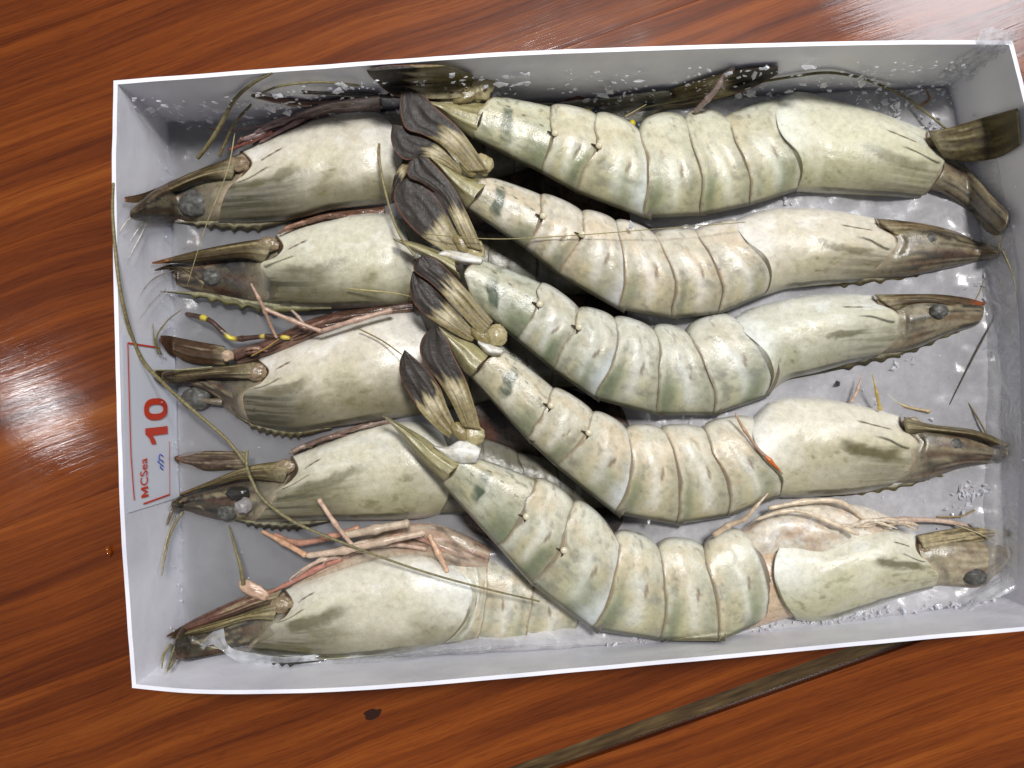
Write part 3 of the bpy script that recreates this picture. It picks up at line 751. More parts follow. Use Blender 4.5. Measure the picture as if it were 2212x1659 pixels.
zR = {'F': (.0145, .0085), 'M': (.0165, .0120), 'C': (.0180, .0122),
      'B': [(.0185, .0120), (.0200, .0118), (.0222, .0115), (.0255, .0106), (.0280, .0096), (.0312, .0058)]}
zL = {'F': (.0150, .0085), 'M': (.0155, .0118), 'C': (.0125, .0110),
      'B': [(.0105, .0095), (.0095, .0085), (.0088, .0078), (.0080, .0068), (.0075, .0058), (.0072, .0040)]}
def tail(root, blades, telson, bulb, seed, joint=None, dz=0., dark=(.6, .6)):
    A, B = telson
    blade('telson', A, B, .0335 + dz, .0325 + dz, .0032, M['shell'], root,
          lambda S, T, G: mix(mix(np.broadcast_to(lin(164, 156, 116), S.shape + (3,)).copy(), lin(112, 104, 66), .8 * sm(.5, .62, n2(T * 10 + seed, S * 3, seed))), lin(96, 84, 50), .7 * sm(.82, .97, T)), camber=.0034, ribs=.0006)
    for i, (a, b_) in enumerate(blades):
        blade('uropod', a, b_, .0362 + dz - i * .0016, .0368 + dz - i * .0022, .0006, M['horn'], root, uropod_col(seed + i * 2.3, dark[min(i, 1)]), camber=.0001, nS=56, nT=40, ribs=.00012)
    ball('uropod_base', bulb[0], .0340 + dz, bulb[1] * 1.15, M['shell'], root, lin(168, 156, 116), sc=(1.0, .9, .42), rot=bulb[2] + .6, lump=.7)
    ball('uropod_base', bulb[3], .0350 + dz, bulb[1] * .8, M['shell'], root, lin(136, 122, 80), sc=(1.4, .8, .4), rot=bulb[2], lump=.5)
    tube('telson_joint', [(a0 + (b0 - a0) * f, a1 + (b1 - a1) * f) for f, (a0, a1), (b0, b1) in ((.25, A[0], B[0]), (.42, A[0], B[0]), (.58, A[0], B[0]), (.7, A[0], B[0]))], [.0368 + dz, .0375 + dz, .0372 + dz, .0362 + dz], [.15, .35, .45, .15], M['horn'], root, plain((66, 56, 36)))
    if joint is not None:
        blade('tail_membrane', joint[0], joint[1], .0352 + dz, .0342 + dz, .0028, M['flesh'], root,
              lambda S, T, G: mix(np.broadcast_to(lin(226, 224, 216), S.shape + (3,)).copy(), lin(190, 176, 140), .5 * sm(.5, .65, n2(S * 6, T * 6, seed))), camber=.0022, nS=18, nT=10)
def eye(root, uv, z, r, stalk=None):
    if uv[0] > 1106: z = z + .0046; stalk = None
    ball('eye', uv, z - .0016, r * (.95 if uv[0] > 1106 else 1), M['eye'], root, sc=(1.1, .9, .6), lump=.35)
    if stalk: tube('eye_stalk', [stalk, ((stalk[0] + uv[0]) / 2, (stalk[1] + uv[1]) / 2 + 2), uv], [z - .001, z, z], [1.5, 1.0, .8], M['flesh'], root, plain((112, 102, 86)))
def scale_blade(root, A, B, za, zb, seed, base=(104, 84, 50), tip=(120, 66, 36), cam=.0016):
    blade('antennal_scale', A, B, za, zb, .0012, M['horn'], root, scale_col(seed, base, tip), camber=cam, ribs=.0004, nS=40, nT=20)
def antenna(root, pts, zs, rad, rgb=OLV, n=None, bandn=0, tip=None):
    tube('antenna', pts, zs, [r * .66 for r in rad], M['horn'], root, plain(tuple(.5 * c + .5 * d for c, d in zip(rgb, (126, 118, 92))), pts[0][0] * .1, .15, bandn=bandn, tip=tip), n=n or 60, sides=7)
def leg(root, pts, zs, rad, rgb=PNK, bands=None, tip=None):
    r = np.interp(np.linspace(0, 1, 33), np.linspace(0, 1, len(rad)), rad) * .66
    x = np.linspace(0, 1, 33) * (len(pts) - 1); d = np.abs(x - np.round(x))
    r = r * (.86 + .30 * np.exp(-(d / .12) ** 2)); r[0] *= .5; r[-1] *= .5
    return tube('walking_leg', pts, zs, list(r), M['flesh'], root, plain(rgb, pts[0][1] * .1, .3, bands, tip), n=52, sides=9)
def base_ring(root, uv, z, r):
    ball('antenna_base', uv, z, r, M['flesh'], root, lin(138, 120, 94), sc=(1.25, .95, .5), lump=.8)
def feeler(root, pts, zs, r=.16, rgb=(176, 166, 130)):
    tube('feeler', pts, zs, [r, r, r * .5], M['horn'], root, plain(rgb), n=30, sides=5)

# ---- right row, heads towards the right wall
R1, s1 = build_prawn((1500, 340), 'prawn with snapped drooping head and a broad olive plate jutting to the taped corner', GRP_R,
    z3([(1585, 690), (1578, 745), (1615, 805), (1690, 880), (1650, 960), (1600, 1050), (1550, 1100), (1530, 1136)]),
    [z3([(1300, 580), (1300, 850), (1300, 1115)]), z3([(1000, 492), (1000, 800), (1000, 1102)]), z3([(740, 432), (850, 800), (860, 1096)])],
    z3([(590, 495), (600, 620), (640, 720), (735, 830), (765, 950), (720, 1085)]),
    [z3([(240, 612), (360, 820), (430, 1000), (420, 1180)]), z3([(-10, 640), (60, 830), (110, 1000), (100, 1245)]),
     z2([(1850, 540), (1915, 700), (1920, 850), (1890, 1095)]), z2([(1562, 430), (1570, 540), (1590, 620), (1500, 760), (1440, 925)]),
     z2([(1275, 370), (1275, 480), (1305, 540), (1270, 650), (1215, 800)]), z2([(915, 300), (830, 370), (800, 450), (770, 575)])],
    [z3([(1730, 850), (1690, 950), (1610, 1080)]), z3([(1860, 950), (1820, 1060), (1760, 1150)]), z3([(2010, 1120), (1960, 1200), (1890, 1260)]), z3([(2110, 1230), (2070, 1310), (2020, 1370)])],
    [8, 25, 30, 18, 12, 3], zR, 1.3, .55, .25, .45, .35, hinges=[(5, (1199, 288)), (4, (1294, 315))])
tail(R1, [(z2([(770, 160), (600, 100), (400, 90), (200, 95), (70, 125)]), z2([(730, 290), (640, 312), (440, 312), (250, 290), (110, 180), (70, 125)])),
          (z2([(700, 275), (560, 225), (400, 215), (260, 250), (180, 300)]), z2([(760, 335), (600, 375), (460, 345), (300, 315), (180, 300)]))],
     (z2([(850, 345), (640, 330), (480, 322), (400, 310)]), z2([(770, 575), (640, 480), (540, 390), (400, 310)])), (z2([(815, 235)])[0], 27, .4, z2([(720, 290)])[0]), 1.7, dark=(.70, .5))
scale_blade(R1, z3([(1590, 690), (1720, 668), (1950, 600), (2170, 540)]), z3([(1700, 870), (1850, 890), (2050, 860), (2190, 780)]), .024, .036, 3.3, base=(112, 100, 64), tip=(60, 54, 40))
eye(R1, z3([(1850, 1090)])[0], .0185, 15)
base_ring(R1, z3([(1630, 760)])[0], .0205, 15)
antenna(R1, z3([(-300, 540), (0, 480), (300, 405), (700, 335), (950, 310), (1200, 362), (1450, 480), (1700, 675)]), [.020, .024, .023, .022, .021, .020, .022], [.45, .6, .75, .7, .6], (112, 108, 72))
leg(R1, z3([(60, 565), (190, 430), (250, 330), (320, 275)]), [.026, .034, .037, .036], [1.6, 1.7, 1.5, 1.2], (150, 130, 124))
leg(R1, z3([(1450, 580), (1540, 520), (1590, 480), (1570, 410)]), [.014, .018, .018, .019], [.8, .8, .7, .2], (150, 112, 74))
leg(R1, z2([(1760, 430), (1900, 350)]), [.026, .030], [.35, .3, .15], (200, 180, 120))
for a in ([(2030, 1290), (2010, 1380), (1960, 1460)], [(2060, 1370), (2040, 1480), (2010, 1600), (1955, 1660)], [(2070, 1470), (2110, 1560), (2140, 1640)], [(1850, 1290), (1950, 1400), (2060, 1460)], [(1900, 1270), (1970, 1350)]):
    feeler(R1, z3(a), [.018, .020, .014], .22)
for yl, bl in (((1520, 402), (1575, 395)), ((1808, 478), (1850, 490)), ((2085, 468), (2120, 500))):
    r = ball('swimmeret', z2([yl])[0], .0185, 8, M['shell'], R1, lin(214, 196, 30), sc=(.9, 1.1, .8)); ball('swimmeret', z2([bl])[0], .018, 8.5, M['shell'], R1, lin(56, 66, 78), sc=(1, 1.1, .8))
ball('swimmeret', z3([(155, 580)])[0], .019, 7, M['shell'], R1, lin(200, 186, 60)); ball('swimmeret', z3([(200, 600)])[0], .0185, 8.5, M['shell'], R1, lin(64, 74, 86))

R2, s2 = build_prawn((1450, 590), 'prawn crossed by a long straight hair thin feeler, between the snapped one and its neighbour', GRP_R,
    z3([(1240, 1258), (1270, 1318), (1385, 1392), (1345, 1480), (1250, 1580), (1130, 1682)]),
    [z3([(1000, 1215), (1010, 1450), (1000, 1688)]), z3([(750, 1190), (780, 1450), (780, 1708)]), z3([(520, 1203), (640, 1450), (650, 1725)])],
    z3([(310, 1275), (400, 1400), (510, 1490), (560, 1600), (548, 1710), (505, 1768)]),
    [z3([(50, 1345), (150, 1480), (220, 1600), (252, 1700), (250, 1800), (215, 1890)]), z2([(1945, 1205), (2020, 1320), (2070, 1400), (2100, 1550), (2075, 1752)]),
     z2([(1695, 1125), (1745, 1250), (1765, 1400), (1745, 1600), (1715, 1692)]), z2([(1470, 1060), (1490, 1200), (1410, 1310), (1320, 1465)]),
     z2([(1210, 945), (1215, 1030), (1230, 1080), (1190, 1170), (1110, 1295)]), z2([(890, 832), (800, 860), (770, 930), (725, 1032)])],
    [z3([(1500, 1285), (1480, 1450), (1450, 1640)]), z3([(1750, 1340), (1730, 1460), (1700, 1590)]), z3([(1990, 1440), (2000, 1490), (2000, 1530)])],
    [6, 10, 14, 12, 10, 3], zR, 2.7, .35, .45, .3, .45, hinges=[(5, z2([(1225, 1080)])[0]), (4, z2([(1480, 1200)])[0])])
tail(R2, [(z2([(870, 780), (690, 520), (520, 365), (440, 285), (350, 240)]), z2([(740, 790), (640, 690), (540, 600), (430, 545), (330, 510), (290, 400), (300, 280), (350, 240)])),
          (z2([(700, 780), (560, 610), (450, 555), (330, 500), (240, 480)]), z2([(690, 812), (560, 735), (420, 705), (320, 712), (255, 650), (230, 570), (240, 480)]))],
     (z2([(880, 840), (730, 820), (600, 750), (480, 690)]), z2([(725, 1030), (690, 980), (600, 850), (520, 740), (480, 690)])), (z2([(822, 742)])[0], 22, -.9, z2([(735, 755)])[0]), 4.1, dz=.0012, dark=(.60, .60))
scale_blade(R2, z3([(1250, 1262), (1500, 1288), (1800, 1358), (1985, 1455)]), z3([(1380, 1375), (1600, 1362), (1850, 1420), (1995, 1465)]), .0215, .0165, 5.2, base=(132, 108, 74))
eye(R2, z3([(1590, 1400)])[0], .0185, 17); base_ring(R2, z3([(1310, 1305)])[0], .0205, 13)
rostrum(R2, z6([(600, 218), (1000, 180), (1400, 145), (1700, 70), (1900, 30)]), .0165, 9, 6, 2.)
antenna(R2, D([(920, 505), (1000, 513), (1100, 516), (1260, 507), (1400, 496), (1610, 480)]), [.0375, .040, .0385, .0385, .037, .033], [.22, .26, .24, .2], (178, 164, 104))
for a in ([(1990, 30), (1960, 150), (1900, 290), (1780, 430)], [(2060, -20), (2140, 150), (2150, 260), (2130, 360)], [(1500, -40), (1750, -20), (1990, 10)], [(2020, 120), (2060, 200), (2090, 290)]):
    feeler(R2, z6(a), [.017, .021, .015], .2)

R3, s3 = build_prawn((1450, 760), 'prawn with rust stained ring joints and a rust orange tip on its brown head plate', GRP_R,
    z6([(1225, 268), (1240, 310), (1390, 380), (1385, 460), (1390, 530), (1320, 610), (1240, 682)]),
    [z6([(1000, 262), (1030, 480), (1080, 717)]), z6([(750, 275), (800, 520), (850, 778)]), z6([(430, 352), (620, 560), (660, 826)])],
    z6([(300, 428), (400, 520), (520, 630), (575, 760), (562, 850), (510, 942)]),
    [z6([(5, 528), (110, 660), (165, 800), (210, 950), (185, 1055)]), z5([(1940, 508), (1990, 640), (1995, 800), (1970, 1055)]),
     z5([(1680, 430), (1715, 530), (1690, 700), (1610, 840), (1565, 952)]), z5([(1450, 365), (1440, 430), (1460, 480), (1360, 600), (1290, 762)]),
     z5([(1210, 195), (1185, 270), (1205, 330), (1150, 440), (1050, 562)]), z5([(835, 45), (735, 90), (735, 180), (760, 335)])],
    [z6([(1500, 275), (1490, 450), (1480, 625)]), z6([(1750, 290), (1740, 420), (1720, 525)]), z6([(1930, 315), (1920, 400), (1900, 470)])],
    [22, 18, 14, 12, 10, 3], zR, 3.9, .75, .15, .3, .4, hinges=[(5, z5([(1203, 328)])[0]), (4, z5([(1460, 478)])[0])])
tail(R3, [(z2([(830, 1310), (770, 1150), (640, 890), (480, 710), (400, 690)]), z2([(730, 1280), (660, 1160), (560, 960), (450, 870), (345, 820), (345, 740), (400, 690)])),
          (z2([(700, 1270), (560, 1000), (450, 880), (330, 830)]), z2([(650, 1345), (560, 1300), (400, 1190), (300, 1080), (250, 980), (265, 890), (330, 830)])),
          (z2([(345, 735), (300, 745), (250, 830), (230, 970)]), z2([(345, 775), (320, 820), (270, 900), (240, 975)]))],
     (z2([(640, 1345), (500, 1290), (380, 1250), (240, 1225)]), z2([(690, 1500), (560, 1400), (400, 1320), (300, 1260), (240, 1225)])), (z2([(780, 1302)])[0], 20, -1., z2([(690, 1260)])[0]), 6.2,
     joint=(z2([(835, 1350), (720, 1320), (600, 1300), (540, 1320)]), z2([(810, 1400), (700, 1395), (620, 1370), (545, 1340)])), dark=(.52, .50))
scale_blade(R3, z6([(1235, 265), (1600, 262), (1800, 280), (1955, 315)]), z6([(1370, 370), (1600, 335), (1850, 385), (1955, 335)]), .0215, .0185, 7.7, base=(104, 82, 56), tip=(158, 70, 24))
eye(R3, z6([(1655, 375)])[0], .0205, 19, z6([(1540, 420)])[0]); base_ring(R3, z6([(1300, 310)])[0], .021, 14)
rostrum(R3, z6([(600, 832), (1100, 705), (1400, 640), (1700, 530), (1990, 480)]), .0165, 9, 7, 5.)
feeler(R3, z6([(2035, 380), (1850, 730), (1680, 1070)]), [.020, .019, .0155], .28, (84, 76, 64))

R4, s4 = build_prawn((1480, 960), 'prawn with an orange tipped leg folded along the rear edge of its head shell', GRP_R,
    z6([(1405, 1058), (1412, 1130), (1530, 1225), (1475, 1285), (1480, 1370), (1420, 1450), (1330, 1522)]),
    [z6([(1100, 980), (1120, 1280), (1150, 1562)]), z6([(800, 935), (850, 1260), (900, 1582)]), z6([(560, 962), (740, 1300), (770, 1592)])],
    z6([(430, 1085), (450, 1200), (510, 1320), (600, 1420), (637, 1480), (612, 1590)]),
    [z6([(110, 1150), (230, 1370)]) + z8([(1850, 150), (1868, 270), (1842, 372)]), z5([(1990, 1150), (2070, 1260), (2120, 1400)]) + z8([(1562, 220), (1522, 422)]),
     z5([(1760, 1150), (1790, 1260)]) + z8([(1250, 60), (1200, 250), (1135, 352)]), z5([(1540, 1040), (1510, 1120), (1525, 1170), (1430, 1280), (1310, 1392)]),
     z5([(1290, 880), (1260, 950), (1275, 990), (1200, 1090), (1108, 1205)]), z5([(980, 640), (880, 680), (850, 730), (755, 812)])],
    [z6([(1600, 1110), (1590, 1300), (1560, 1480)]), z6([(1850, 1170), (1840, 1290), (1800, 1400)]), z6([(2080, 1255), (2070, 1320), (2040, 1370)])],
    [16, 12, 12, 12, 10, 3], zR, 5.5, .45, .45, .25, .4, hinges=[(5, z5([(1277, 990)])[0]), (4, z5([(1525, 1168)])[0])])
tail(R4, [(z5([(900, 440), (750, 260), (620, 120), (520, 30), (430, 10)]), z5([(840, 530), (780, 490), (640, 340), (490, 190), (385, 115), (390, 50), (430, 10)])),
          (z5([(800, 530), (640, 350), (500, 190), (375, 110)]), z5([(760, 572), (700, 550), (560, 470), (430, 380), (370, 300), (355, 200), (375, 110)]))],
     (z5([(870, 660), (760, 580), (640, 530), (540, 470)]), z5([(755, 805), (700, 760), (630, 640), (570, 530), (540, 470)])), (z5([(912, 530)])[0], 23, -.7, z5([(820, 530)])[0]), 8.4,
     joint=(z5([(965, 620), (880, 590), (800, 560)]), z5([(950, 660), (870, 660), (800, 590)])), dz=.0024, dark=(.72, .62))
scale_blade(R4, z6([(1430, 1065), (1600, 1112), (1900, 1152), (2115, 1240)]), z6([(1450, 1180), (1600, 1165), (1880, 1200), (2060, 1270), (2115, 1255)]), .0215, .0225, 9.1, base=(132, 116, 76), tip=(104, 86, 52), cam=.003)
eye(R4, z6([(1755, 1250)])[0], .0185, 19, z6([(1640, 1270)])[0]); base_ring(R4, z6([(1480, 1110)])[0], .0205, 15)
rostrum(R4, z6([(700, 1592), (1200, 1542), (1500, 1490), (1800, 1400), (2050, 1372)]), .0160, 9, 7, 8.)
leg(R4, z6([(325, 1040), (370, 1130), (470, 1270), (560, 1360), (640, 1440)]), [.0305, .0305, .0305, .0305, .0300], [.6, .9, .8, 1.3, .2], (170, 140, 116), [(.80, .16, (206, 112, 48))])
leg(R4, z6([(1270, 1020), (1245, 900), (1218, 780)]), [.020, .024, .026], [1.2, .8, .15], (196, 168, 92))
leg(R4, z6([(1080, 970), (1120, 890), (1155, 780)]), [.020, .021, .022], [1.0, .8, .2], (206, 172, 150))
antenna(R4, z6([(1770, 890), (1850, 980), (1950, 1150), (2010, 1290), (2050, 1330)]), [.0150, .019, .021, .018], [.3, .45, .5, .5], (122, 98, 56))
leg(R4, z6([(1310, 910), (1420, 990), (1600, 1030)]), [.0150, .0160, .0170], [.5, .9, 1.0], (170, 150, 112))

R5, s5 = build_prawn((1500, 1240), 'prawn with a bare pointed tail spike and pinkish legs over its ragged head shell', GRP_R,
    z9([(1345, 300), (1350, 400), (1465, 520), (1455, 580), (1430, 622)]),
    [z9([(1200, 270), (1200, 470), (1200, 685)]), z9([(1000, 285), (1000, 520), (1000, 755)]), z9([(780, 340), (760, 600), (800, 808)])],
    z9([(575, 335), (530, 440), (525, 560), (570, 690), (648, 800)]),
    [z8([(1690, 585), (1770, 830), (1800, 950), (1800, 1070), (1790, 1146)]), z8([(1400, 580), (1450, 750), (1470, 900), (1450, 1040), (1420, 1142)]),
     z8([(1120, 505), (1160, 600), (1150, 750), (1080, 940), (990, 1074)]), z8([(870, 292), (840, 400), (835, 500), (820, 580), (740, 670), (610, 782)]),
     z8([(640, 142), (640, 220), (575, 300), (590, 370), (500, 470), (405, 552)]), z8([(270, 5), (160, 40), (110, 100), (65, 172)])],
    [z9([(1500, 315), (1540, 450), (1560, 605)]), z9([(1700, 322), (1720, 470), (1730, 610)]), z9([(1860, 370), (1865, 420), (1860, 480)])],
    [24, 26, 24, 22, 14, 3], zR, 7.3, .65, .5, .35, .15, shell_front=z9([(350, 300), (450, 430), (500, 600), (500, 715), (475, 805)]),
    hinges=[(5, z8([(588, 370)])[0]), (4, z8([(822, 580)])[0])])
tail(R5, [(z5([(820, 1150), (780, 1000), (720, 820), (640, 660), (600, 560), (520, 470)]), z5([(700, 1130), (620, 960), (540, 830), (470, 740), (420, 640), (440, 540), (520, 470)])),
          (z5([(660, 1130), (600, 1000), (540, 850), (430, 720), (320, 625)]), z5([(610, 1200), (540, 1150), (430, 1040), (340, 900), (290, 790), (290, 700), (320, 625)]))],
     (z5([(690, 1365), (540, 1270), (430, 1190), (270, 1100), (160, 1045)]), z5([(575, 1490), (450, 1370), (330, 1230), (230, 1110), (160, 1045)])), (z5([(770, 1185)])[0], 22, -.9, z5([(680, 1160)])[0]), 10.6,
     joint=(z5([(820, 1270), (700, 1215), (600, 1260), (510, 1255)]), z5([(790, 1365), (680, 1370), (590, 1330), (515, 1265)])), dz=.0022, dark=(.60, .58))
scale_blade(R5, z9([(1350, 305), (1600, 262), (1800, 262), (1905, 295)]), z9([(1400, 410), (1600, 375), (1820, 330), (1905, 300)]), .0205, .0190, 12.4, base=(196, 178, 136), tip=(110, 94, 60))
eye(R5, z9([(1682, 545)])[0], .0190, 23, z9([(1560, 510)])[0]); base_ring(R5, z9([(1400, 380)])[0], .0200, 18)
leg(R5, z9([(410, 215), (560, 170), (690, 172), (860, 240), (1005, 302)]), [.0290, .0310, .0310, .0305, .0295], [1.0, 1.2, 1.1, 1.4, 1.2], (218, 200, 174))
leg(R5, z9([(160, 310), (250, 250), (340, 215), (400, 150), (480, 60)]), [.0270, .0290, .0310, .0320, .0320], [1.8, 1.7, 1.4, 1.1, .5], (196, 174, 148))
leg(R5, z9([(480, 150), (700, 110), (900, 115), (1040, 220)]), [.0250, .0265, .0265, .0240], [1.3, 1.5, 1.5, 1.2], (214, 196, 170))
leg(R5, z9([(1000, 250), (1200, 220), (1500, 225), (1800, 290)]), [.0215, .021, .019, .017], [2.0, 1.8, 1.3, .5], (188, 164, 146))
antenna(R5, z9([(1460, 200), (1600, 195), (1680, 160)]), [.017, .019, .019], [.5, .5, .5], (170, 136, 86))
feeler(R5, z9([(1550, 240), (1700, 295), (1820, 352)]), [.019, .022, .023], .25)
loft('gill_flesh', [z9([(300, 290), (370, 340), (470, 520)]), z9([(520, 150), (560, 260), (600, 420)]), z9([(760, 110), (780, 260), (800, 440)]), z9([(1000, 130), (1000, 240), (1000, 370)]), z9([(1200, 200), (1200, 260), (1200, 320)])], [0, .25, .5, .75, 1],
     [.018, .019, .019, .018, .017], [.007, .0085, .009, .0065, .004], M['flesh'], R5, lambda S, T, G: mix(mix(np.broadcast_to(lin(216, 206, 188), S.shape + (3,)).copy(), lin(206, 184, 160), sm(.45, .65, n2(S * 9, T * 5, 3.))), WHITE, .5 * sm(.5, .65, n2(S * 20, T * 12, 6.))), nS=50, nT=24, wob=.5)

# ---- left row, heads towards the label
def Lb(pairs): return [D([a, ((a[0] + b_[0]) / 2 + 9, (a[1] + b_[1]) / 2), b_]) for a, b_ in pairs]
zL1 = dict(zL); zL1['B'] = zL['B'][:3] + [(.0090, .007), (.011, .0062), (.016, .0042)]
L1, t1 = build_prawn((640, 350), 'prawn beside the far corner with two thick banded antennae standing up against the far wall', GRP_L,
    z1([(905, 655), (970, 720), (962, 770), (880, 850), (830, 900), (785, 1000), (760, 1135)]),
    [z1([(1200, 520), (1190, 800), (1200, 1112)]), z1([(1500, 402), (1490, 700), (1500, 1042)]), z1([(1740, 388), (1760, 700), (1750, 1012)])],
    z1([(1840, 408), (1930, 560), (1960, 760), (1890, 1002)]),
    Lb([((905, 245), (925, 430)), ((990, 240), (1010, 410)), ((1090, 235), (1110, 380)), ((1200, 225), (1215, 340)), ((1290, 215), (1305, 310)), ((1440, 195), (1460, 235))]),
    [z1([(600, 785), (590, 960), (600, 1135)]), z1([(350, 905), (345, 1010), (350, 1115)]), z1([(200, 1030), (205, 1065), (215, 1105)])],
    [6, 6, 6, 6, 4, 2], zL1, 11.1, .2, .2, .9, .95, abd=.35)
scale_blade(L1, z1([(880, 690), (600, 790), (300, 920), (150, 955)]), z1([(850, 840), (650, 850), (400, 950), (230, 990), (150, 985)]), .0225, .0200, 2.2, base=(96, 80, 48), tip=(140, 86, 60))
eye(L1, z1([(610, 1000)])[0], .0195, 33); base_ring(L1, z1([(890, 745)])[0], .0225, 18)
rostrum(L1, z1([(1300, 1085), (1000, 1140), (700, 1128), (450, 1118)]), .0165, 9, 6, 1.)
antenna(L1, z1([(630, 700), (700, 610), (780, 480), (870, 320), (980, 220), (1115, 145)]), [.022, .026, .030, .036, .041, .046], [1.1, 1.15, 1.05, .95, .8, .6], (146, 132, 84), 140, bandn=45)
antenna(L1, z1([(770, 690), (830, 550), (880, 460), (980, 350)]), [.021, .024, .027, .029], [.9, .8, .75, .7], (120, 104, 64), 80, bandn=30)
antenna(L1, z1([(1000, 300), (1150, 235), (1350, 207), (1500, 208), (1685, 228)]), [.026, .030, .032, .032, .030], [.5, .6, .6, .55], (146, 138, 92))
feeler(L1, z1([(870, 540), (820, 790), (680, 1150), (560, 1530)]), [.032, .033, .029, .024], .2, (168, 156, 116))
leg(L1, z1([(690, 505), (800, 518), (1000, 500), (1200, 455), (1350, 410), (1700, 330)]), [.018, .019, .021, .022, .022, .020], [.3, .7, .9, 1.0, 1.1, 1.4], (136, 112, 112), [(.05, .05, (140, 60, 40))])
leg(L1, z1([(980, 292), (1180, 330), (1420, 345), (1750, 300)]), [.025, .023, .020, .017], [1.1, 2.0, 1.8, 1.3], (104, 74, 60))
leg(L1, z1([(1030, 600), (1250, 480), (1450, 390), (1780, 350)]), [.020, .021, .020, .018], [.8, 1.4, 1.6, 1.6], (128, 98, 98))
leg(L1, z1([(830, 650), (950, 600), (1120, 530)]), [.0205, .021, .021], [.9, 1.4, 1.2], (122, 72, 60))
leg(L1, z1([(1300, 270), (1600, 285), (1900, 300)]), [.017, .016, .014], [1., 1.2, 1.2], (70, 66, 60))
leg(L1, z2([(1340, 360), (1450, 325), (1580, 345)]), [.014, .018, .017], [2., 2.6, 1.5], (104, 56, 48), [(.85, .12, (196, 160, 100))])
for a in ([(310, 1090), (260, 1200), (180, 1350)], [(300, 1090), (230, 1180), (190, 1240)], [(250, 1060), (170, 1110), (120, 1180)]): feeler(L1, z1(a), [.016, .015, .012], .25, (210, 206, 196))
blade('uropod', D([(1430, 200), (1520, 170), (1600, 150), (1680, 143)]), D([(1455, 232), (1540, 215), (1620, 192), (1680, 160)]), .018, .031, .0014, M['horn'], L1, uropod_col(3.3, .70), camber=.002, nS=40, nT=20)
blade('telson', D([(1420, 215), (1500, 200), (1560, 190)]), D([(1440, 240), (1510, 228), (1570, 205)]), .017, .022, .003, M['shell'], L1, scale_col(4.1, (150, 130, 90)), camber=.003)

L2, t2 = build_prawn((680, 560), 'prawn with an orange tipped head plate above a thin yellow tipped back spine', GRP_L,
    z1([(1135, 1205), (1182, 1280), (1135, 1345), (1040, 1392), (1085, 1480), (1150, 1560), (1060, 1665)]),
    [z1([(1350, 1135), (1350, 1400), (1350, 1685)]), z1([(1600, 1075), (1600, 1380), (1600, 1684)]), z1([(1850, 1062), (1880, 1370), (1850, 1675)])],
    z1([(1950, 1105), (2040, 1370), (2020, 1560), (1990, 1665)]),
    Lb([((960, 490), (960, 650)), ((1050, 505), (1050, 640)), ((1150, 520), (1150, 640)), ((1250, 540), (1250, 640)), ((1340, 560), (1340, 640)), ((1450, 590), (1450, 640))]),
    [z1([(980, 1262), (960, 1450), (930, 1640)]), z1([(750, 1300), (730, 1450), (720, 1600)]), z1([(500, 1385), (510, 1470), (520, 1560)])],
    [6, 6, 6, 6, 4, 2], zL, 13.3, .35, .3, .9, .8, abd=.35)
scale_blade(L2, z1([(1130, 1220), (900, 1250), (600, 1310), (330, 1382)]), z1([(1060, 1385), (900, 1352), (600, 1380), (330, 1392)]), .0225, .0200, 4.2, base=(104, 88, 52), tip=(196, 118, 60))
scale_blade(L2, z1([(700, 1450), (560, 1400), (450, 1395), (345, 1432)]), z1([(650, 1560), (540, 1470), (460, 1430), (345, 1436)]), .0165, .0160, 4.9, base=(70, 58, 40), tip=(60, 50, 36))
eye(L2, z1([(725, 1480)])[0], .0195, 20); base_ring(L2, z1([(1095, 1265)])[0], .0225, 17)
rostrum(L2, z4([(1500, 190), (1150, 186), (900, 150), (650, 100), (380, 80)]), .0185, 10, 6, 3., col=(110, 106, 70))
antenna(L2, D([(819, 312), (818, 335), (828, 395), (845, 460), (865, 510), (896, 553)]), [.028, .034, .034, .034, .036, .038], [.75, .7, .65, .6, .5], (160, 146, 96), 80)
feeler(L2, z4([(1600, 60), (1900, 88), (2035, 115)]), [.0275, .030, .0335], .25, (190, 176, 120))
leg(L2, z1([(530, 1300), (590, 1250), (640, 1200)]), [.011, .013, .013], [.6, .9, .8], (120, 80, 46))
for a in ([(480, 1430), (330, 1500), (250, 1600)], [(420, 1560), (330, 1640), (250, 1750)], [(500, 1580), (540, 1680), (560, 1800)], [(450, 1440), (350, 1480), (270, 1560)]): feeler(L2, z1(a), [.016, .015, .012], .14, (150, 146, 132))

L3, t3 = build_prawn((680, 800), 'prawn with yellow banded dark leg and chalky white stains, facing the printed numerals', GRP_L,
    z4([(1010, 522), (1087, 595), (1045, 668), (935, 745), (930, 830), (960, 915), (1010, 958)]),
    [z4([(1250, 428), (1240, 700), (1250, 1002)]), z4([(1500, 328), (1500, 640), (1500, 967)]), z4([(1800, 232), (1850, 560), (1850, 917)])],
    z4([(2050, 188), (2157, 450), (2180, 700), (2120, 882)]),
    Lb([((1000, 690), (1010, 880)), ((1090, 710), (1100, 860)), ((1180, 730), (1190, 840)), ((1270, 750), (1280, 840)), ((1350, 770), (1350, 840)), ((1450, 790), (1450, 840))]),
    [z4([(850, 575), (850, 740), (860, 890)]), z4([(650, 598), (650, 660), (660, 740)]), z4([(420, 600), (425, 640), (440, 690)])],
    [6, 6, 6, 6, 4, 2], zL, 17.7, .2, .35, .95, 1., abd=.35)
scale_blade(L3, z4([(800, 435), (550, 390), (440, 368), (385, 368)]), z4([(830, 565), (600, 552), (450, 490), (385, 410)]), .0165, .0165, 6.6, base=(84, 58, 38), tip=(100, 54, 30))
